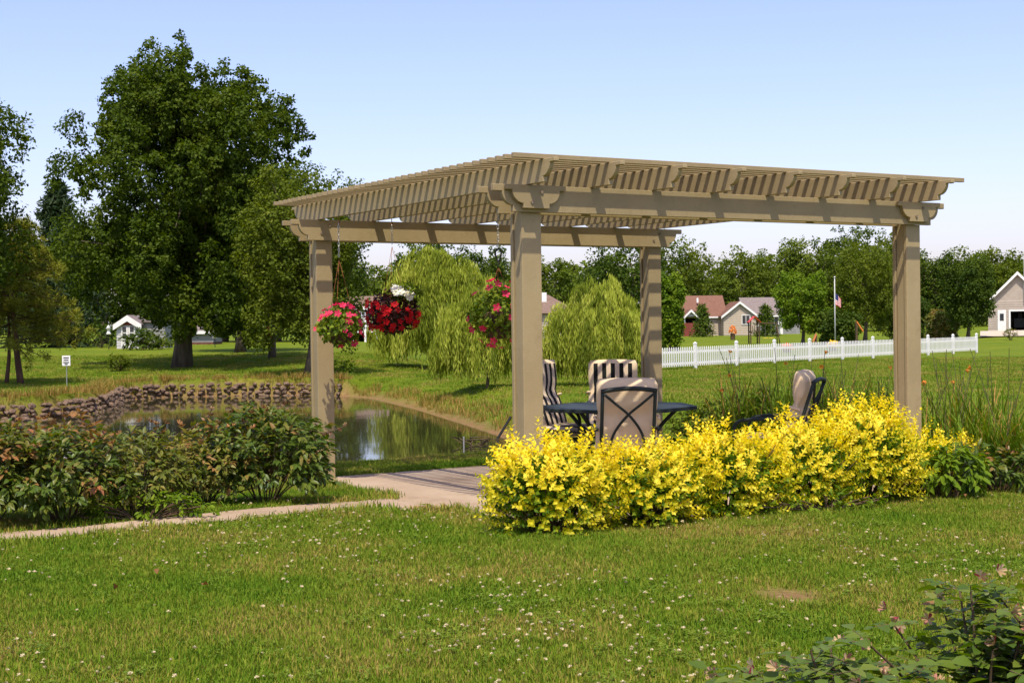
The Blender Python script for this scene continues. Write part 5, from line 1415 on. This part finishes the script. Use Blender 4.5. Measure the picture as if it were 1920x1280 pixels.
def deck_house():
    d = 106.0; s = d / FPX; x0 = gx(680, d); z = gzs(x0, d); r = empty('deck_house', (x0, d, z), 0, 'grey house with a raised white deck behind the left hanging basket', 'house')
    X = lambda px: (px - 680) * s
    Z = lambda py: gz(680, py, d) - z
    w = MB(); w.box(X(638), X(714), 2.5, 9, -1, Z(572)); siding(w, X(638), X(714), 2.498, 0, Z(573)); w.build('wall', 'siding_grey', r)
    gable_roof(r, X(638), X(714), 2.5, 9, Z(572), Z(552), 'roof_brown', 'x')
    MB().box(X(640), X(708), 0, 2.4, Z(623), Z(618)).build('deck_floor', 'white', r)
    for px in (642, 664, 685, 706): MB().box(X(px) - .07, X(px) + .07, 0, .14, -.3, Z(623)).build('deck_post', 'white', r)
    for k in range(17): MB().box(X(640) + k * .16, X(640) + k * .16 + .045, .02, .07, Z(618), Z(598)).build('baluster', 'white', r)
    MB().box(X(640), X(708), 0, .1, Z(598), Z(596)).build('handrail', 'white', r)
    MB().box(X(640), X(708), 2.40, 2.46, 0, Z(623)).build('under_deck_shade_panel', 'dark', r)  # near-black panel against the wall, painted shade beneath the deck floor
    window(r, X(660), 2.47, Z(597), .9, 1.0); window(r, X(692), 2.47, Z(597), .9, 1.0)
deck_house()
def shed():
    d = 84.0; s = d / FPX; x0 = gx(241, d); z = gzs(x0, d); r = empty('garden_shed', (x0, d, z), 0, 'small white gabled shed with a low grey wing beside the maple trunk', 'shed')
    X = lambda px: (px - 241) * s
    Z = lambda py: gz(241, py, d) - z
    w = MB(); w.prism([(X(219), -.5), (X(262), -.5), (X(262), Z(604)), (X(241), Z(592)), (X(219), Z(604))], 2.2, 'y', 1.1); siding(w, X(219), X(262), -.002, 0, Z(605), .16, .02); w.build('front_wall', 'white_dull', r)
    gable_roof(r, X(219), X(262), 0, 2.2, Z(604), Z(590), 'roof_grey', 'y', .16, .07, trim=True)
    MB().box(X(231), X(249), -.05, -.025, Z(609), Z(602)).build('name_board', 'deck_red', r)
    for px in (234, 248):
        dr = MB().box(X(px) - .19, X(px) + .19, -.05, -.022, .05, Z(612)).build('door', 'white', r)
        for zz in (Z(634), Z(622)): MB().box(X(px) - .11, X(px) + .11, -.065, -.051, zz, zz + .30).build('pane', 'glass', dr)
    wg = MB(); wg.box(X(262) + .01, X(306), .5, 2.3, -.5, Z(604)); siding(wg, X(262) + .01, X(306), .498, 0, Z(605), .2, .02); wg.build('wing_wall', 'siding_grey', r)
    MB().box(X(262) + .01, X(309), .3, 2.5, Z(604), Z(601)).build('wing_roof', 'roof_grey', r)
shed()
def barn():
    d = 98.0; s = d / FPX; x0 = gx(375, d); z = gzs(x0, d); r = empty('low_building', (x0, d, z), 0, 'low pale building with a brick base in shade behind the maple trunk', 'building')
    X = lambda px: (px - 375) * s
    Z = lambda py: gz(375, py, d) - z
    w = MB(); w.box(X(345), X(400), 0, 3, Z(641), Z(618)); siding(w, X(345), X(400), -.002, Z(641), Z(619), .2, .02); w.build('wall', 'siding_grey', r)
    MB().box(X(345), X(400), -.06, 3, -.5, Z(641) - .01).build('brick_base', 'brick', r)
    gable_roof(r, X(345), X(400), 0, 3, Z(618), Z(606), 'roof_grey', 'x', .2)
barn()

# ------------------------------------------------------------------ small things in the distance
def flagpole():
    d = 105.0; s = d / FPX; x = gx(1566, d); z = gzs(x, d); r = empty('flagpole', (x, d, z), 0, 'white flagpole with a limp striped flag behind the picket fence', 'flagpole')
    Z = lambda py: gz(1566, py, d) - z
    m = MB().tube([(0, 0, -.2), (0, 0, Z(520))], [.055, .035], 8); m.build('pole', 'white_dull', r, True); MB().tube([(0, 0, Z(520)), (0, 0, Z(518))], [.07, .05], 8).build('finial', 'white', r, True)
    nx_, nz_ = 10, 8; V, F, UV = [], [], []
    for j in range(nz_ + 1):
        for i in range(nx_ + 1):
            a, b = i / nx_, j / nz_
            V.append((.05 + .40 * a ** .8, .10 * math.sin(a * 9 + b), Z(549) - .85 * (1 - b) * (1 - .25 * a) - .45 * a)); UV.append((a, b))
    for j in range(nz_):
        for i in range(nx_):
            q = j * (nx_ + 1) + i; F.append((q, q + 1, q + nx_ + 2, q + nx_ + 1))
    me = np_mesh('flag', V, F, smooth=True); ul = me.uv_layers.new(name='UVMap'); ix = np.empty(len(me.loops), np.int32); me.loops.foreach_get('vertex_index', ix)
    ul.data.foreach_set('uv', np.array(UV, np.float32)[ix].ravel()); link('flag', me, 'flag', r)
flagpole()
def playset():
    d = 120.0; s = d / FPX; x = gx(1425, d); z = gzs(x, d); r = empty('play_tower', (x, d, z), 0, 'wooden play tower with a red top on the lawn before the houses', 'play tower')
    X = lambda px: (px - 1425) * s
    Z = lambda py: gz(1425, py, d) - z
    for px in (1408, 1424): 
        for yy in (0, 1.0): MB().box(X(px) - .05, X(px) + .05, yy, yy + .1, -.2, Z(600)).build('post', 'twig', r)
    MB().box(X(1407), X(1425), -.02, 1.12, Z(622), Z(620)).build('platform', 'twig', r)
    for k in range(5): MB().box(X(1407) + k * .17, X(1407) + k * .17 + .06, -.06, -.025, Z(620), Z(610)).build('railing_slat', 'twig', r)
    gable_roof(r, X(1406), X(1426), 0, 1.1, Z(602), Z(592), 'red', 'y', .05, .05, trim=False)
    MB().tube([(X(1424), .5, Z(606)), (X(1458), .5, Z(606))], .05, 6).build('swing_beam', 'twig', r, True)
    for q in (-.5, .5): MB().tube([(X(1458), .5, Z(606)), (X(1462), .5 + q * 1.2, 0)], .04, 6).build('leg', 'twig', r, True)
    for px in (1437, 1448):
        MB().tube([(X(px), .5, Z(606)), (X(px), .5, Z(634))], .012, 4).build('swing_rope', 'chain', r); MB().box(X(px) - .2, X(px) + .2, .4, .6, Z(634), Z(633)).build('swing_seat', 'yellow_plastic', r)
playset()
def slide(px, d, pts, mat, label):
    x = gx(px, d); z = gzs(x, d); s = d / FPX; r = empty('garden_slide', (x, d, z), 0, label, 'slide', 'bright playthings behind the fence')
    Z = lambda py: gz(px, py, d) - z
    a, b = pts; m = MB(); ax, az, bx, bz = (a[0] - px) * s, Z(a[1]), (b[0] - px) * s, Z(b[1])
    m.add([(ax, -.2, az), (ax, .2, az), (bx, .2, bz), (bx, -.2, bz), (ax, -.2, az + .12), (ax, .2, az + .12), (bx, .2, bz + .12), (bx, -.2, bz + .12)], [(0, 1, 2, 3), (0, 3, 7, 4), (1, 5, 6, 2), (0, 4, 5, 1), (3, 2, 6, 7), (4, 7, 6, 5)]); m.build('chute', mat, r)
    MB().box(ax - .06, ax + .06, .05, .15, -.1, az).build('support', 'twig', r); MB().box(ax - .06, ax + .06, -.15, -.05, -.1, az).build('support', 'twig', r)
slide(1614, 104, ((1606, 604), (1618, 622)), 'orange', 'orange slide standing left of the right pergola post')
slide(1530, 96, ((1530, 628), (1524, 642)), 'orange', 'small orange slide right of the bright green tree')
def planter(px, d, py, w, mat, label):
    x = gx(px, d); z = gzs(x, d); r = empty('flower_tub', (x, d, z), 0, label, 'flower tub', 'bright tubs behind the fence'); h = max(gz(px, py, d) - z, .3)
    MB().prism([(w * .7 * math.cos(t), w * .7 * math.sin(t)) for t in np.linspace(0, 2 * math.pi, 11)[:-1]], h * .5, 'z', h * .25).build('tub', 'twig', r)
    n = 140; dd_ = rand_dir(n); dd_[:, 2] = abs(dd_[:, 2]); P = dd_ * np.array([w, w, h * .55]) + np.array([0, 0, h * .5])
    link('flowers', np_mesh('flowers', *leaf_batch(P, rand_dir(n), dd_ + rand_dir(n) * .3, .16, .14, rng.random(n))), mat, r)
planter(1562, 90, 640, .35, 'fl_yellow', 'tub of yellow flowers at the foot of the flagpole'); 
planter(1475, 88, 646, .32, 'fl_orange', 'tub of orange flowers below the bright green tree')
planter(1374, 150, 612, .35, 'fl_orange', 'tub of orange flowers before the beige gable wall')
planter(1178, 60, 680, .25, 'fl_red', 'tub of red flowers just left of the far post')
def sign():
    d = 44.5; x = gx(124, d); z = gzs(x, d); s = d / FPX; r = empty('stake_sign', (x, d, z), 0, 'small white sign on a thin stake by the pond', 'sign')
    Z = lambda py: gz(124, py, d) - z
    MB().tube([(0, 0, -.1), (0, 0, Z(684))], .016, 6).build('stake', 'siding_grey', r); MB().box(-.125, .125, -.03, -.015, Z(685), Z(666)).build('board', 'white', r)
    for k, (a, w) in enumerate(((.78, .17), (.55, .15), (.32, .18), (.15, .10))):
        zz = Z(685) + (Z(666) - Z(685)) * a; MB().box(-w / 2, w / 2, -.035, -.0305, zz - .016, zz + .016).build('dark_print_line', 'black', r)
sign()
def feeder(px, d, py0, py1, mat, label, name='bird_feeder', pole=True):
    x = gx(px, d); z = gzs(x, d); r = empty(name, (x, d, z), 0, label, 'bird feeder', 'feeders under the maple'); a, b = gz(px, py1, d) - z, gz(px, py0, d) - z; h = b - a
    prof = [(.02, a), (.13, a + .02), (.14, a + h * .15), (.09, a + h * .2), (.09, a + h * .6), (.17, a + h * .62), (.02, b)]; V, F, n = [], [], 10
    for rr, zz in prof: V += [(rr * math.cos(2 * math.pi * k / n), rr * math.sin(2 * math.pi * k / n), zz) for k in range(n)]
    for i in range(len(prof) - 1): F += [(i * n + k, i * n + (k + 1) % n, (i + 1) * n + (k + 1) % n, (i + 1) * n + k) for k in range(n)]
    MB().add(V, F).build('housing', mat, r, True)
    MB().tube([(0, 0, -.1), (0, 0, a + .03)], .025, 6).build('pole', 'black', r)
feeder(204, 80, 609, 627, 'white', 'white lantern shaped feeder on a pole left of the shed')
feeder(403, 85, 620, 634, 'white', 'white feeder on a pole right of the maple trunk')
feeder(504, 64, 612, 634, 'red', 'red feeder before the slim dark trunk')
x, y = gpos(268, 78); leafy_bush('flowering_bush', 'low dark bush in front of the shed door', x, y, 1.0, .7, 1.0, 700, .22, 'lf_dark', 25, group='bushes by the shed')
x, y = gpos(300, 80); leafy_bush('flowering_bush', 'low green bush before the grey shed wing', x, y, .8, .6, .7, 500, .2, 'lf_mid', 26, group='bushes by the shed')
x, y = gpos(222, 58); leafy_bush('lawn_shrub', 'loose light shrub alone on the lawn below the shed', x, y, .42, .35, .65, 450, .13, 'lf_mid', 27, group='bushes by the shed')
x, y = gpos(190, 88); leafy_bush('flowering_bush', 'dark bush left of the white shed', x, y, 1.1, .7, 1.3, 500, .25, 'lf_dark', 28, group='bushes by the shed')
x, y = gpos(640, 53.5); leafy_bush('lawn_shrub', 'small green bush at the pond corner by the far left post', x, y, .5, .4, .5, 350, .14, 'lf_bright', 29, group='bushes by the shed')
x, y = gpos(1895, 108); leafy_bush('lawn_shrub', 'small young bush near the right edge by the drive', x, y, .4, .4, .9, 250, .16, 'lf_brownish', 30, group='bushes by the drive')

def debris():
    d = 30.0; x, y = gx(882, 29.5), 29.5; r = empty('driftwood', (x, y, WATER_Z), 0, 'dark twigs sticking out of the pond near the bank', 'twigs')
    for k in range(9):
        m = MB(); a = rng.uniform(-.35, .35); m.tube([(a, rng.normal(0, .2), -.1), (a + rng.normal(0, .25), rng.normal(0, .2), rng.uniform(.02, .16)), (a + rng.normal(0, .35), rng.normal(0, .2), rng.uniform(.0, .2))], [.02, .015, .006], 5); m.build('twig', 'twig', r, True)
    d = 21.5; m = MB().tube([(gx(867, d), d, gzs(gx(867, d), d) - .2), (gx(867, d), d, gz(867, 818, d))], .012, 6); tag(m.build('thin_stake', 'siding_grey'), 'thin pale stake at the near edge of the pond', 'stake')
    d = 30.6; m = MB().tube([(gx(912, d), d, gzs(gx(912, d), d) - .12), (gx(956, d), d + .2, gz(956, 782, d))], .028, 7)
    tag(m.build('slanting_pipe', 'black'), 'dark slanting pipe on the pond bank behind the nearest post', 'pipe')
debris()
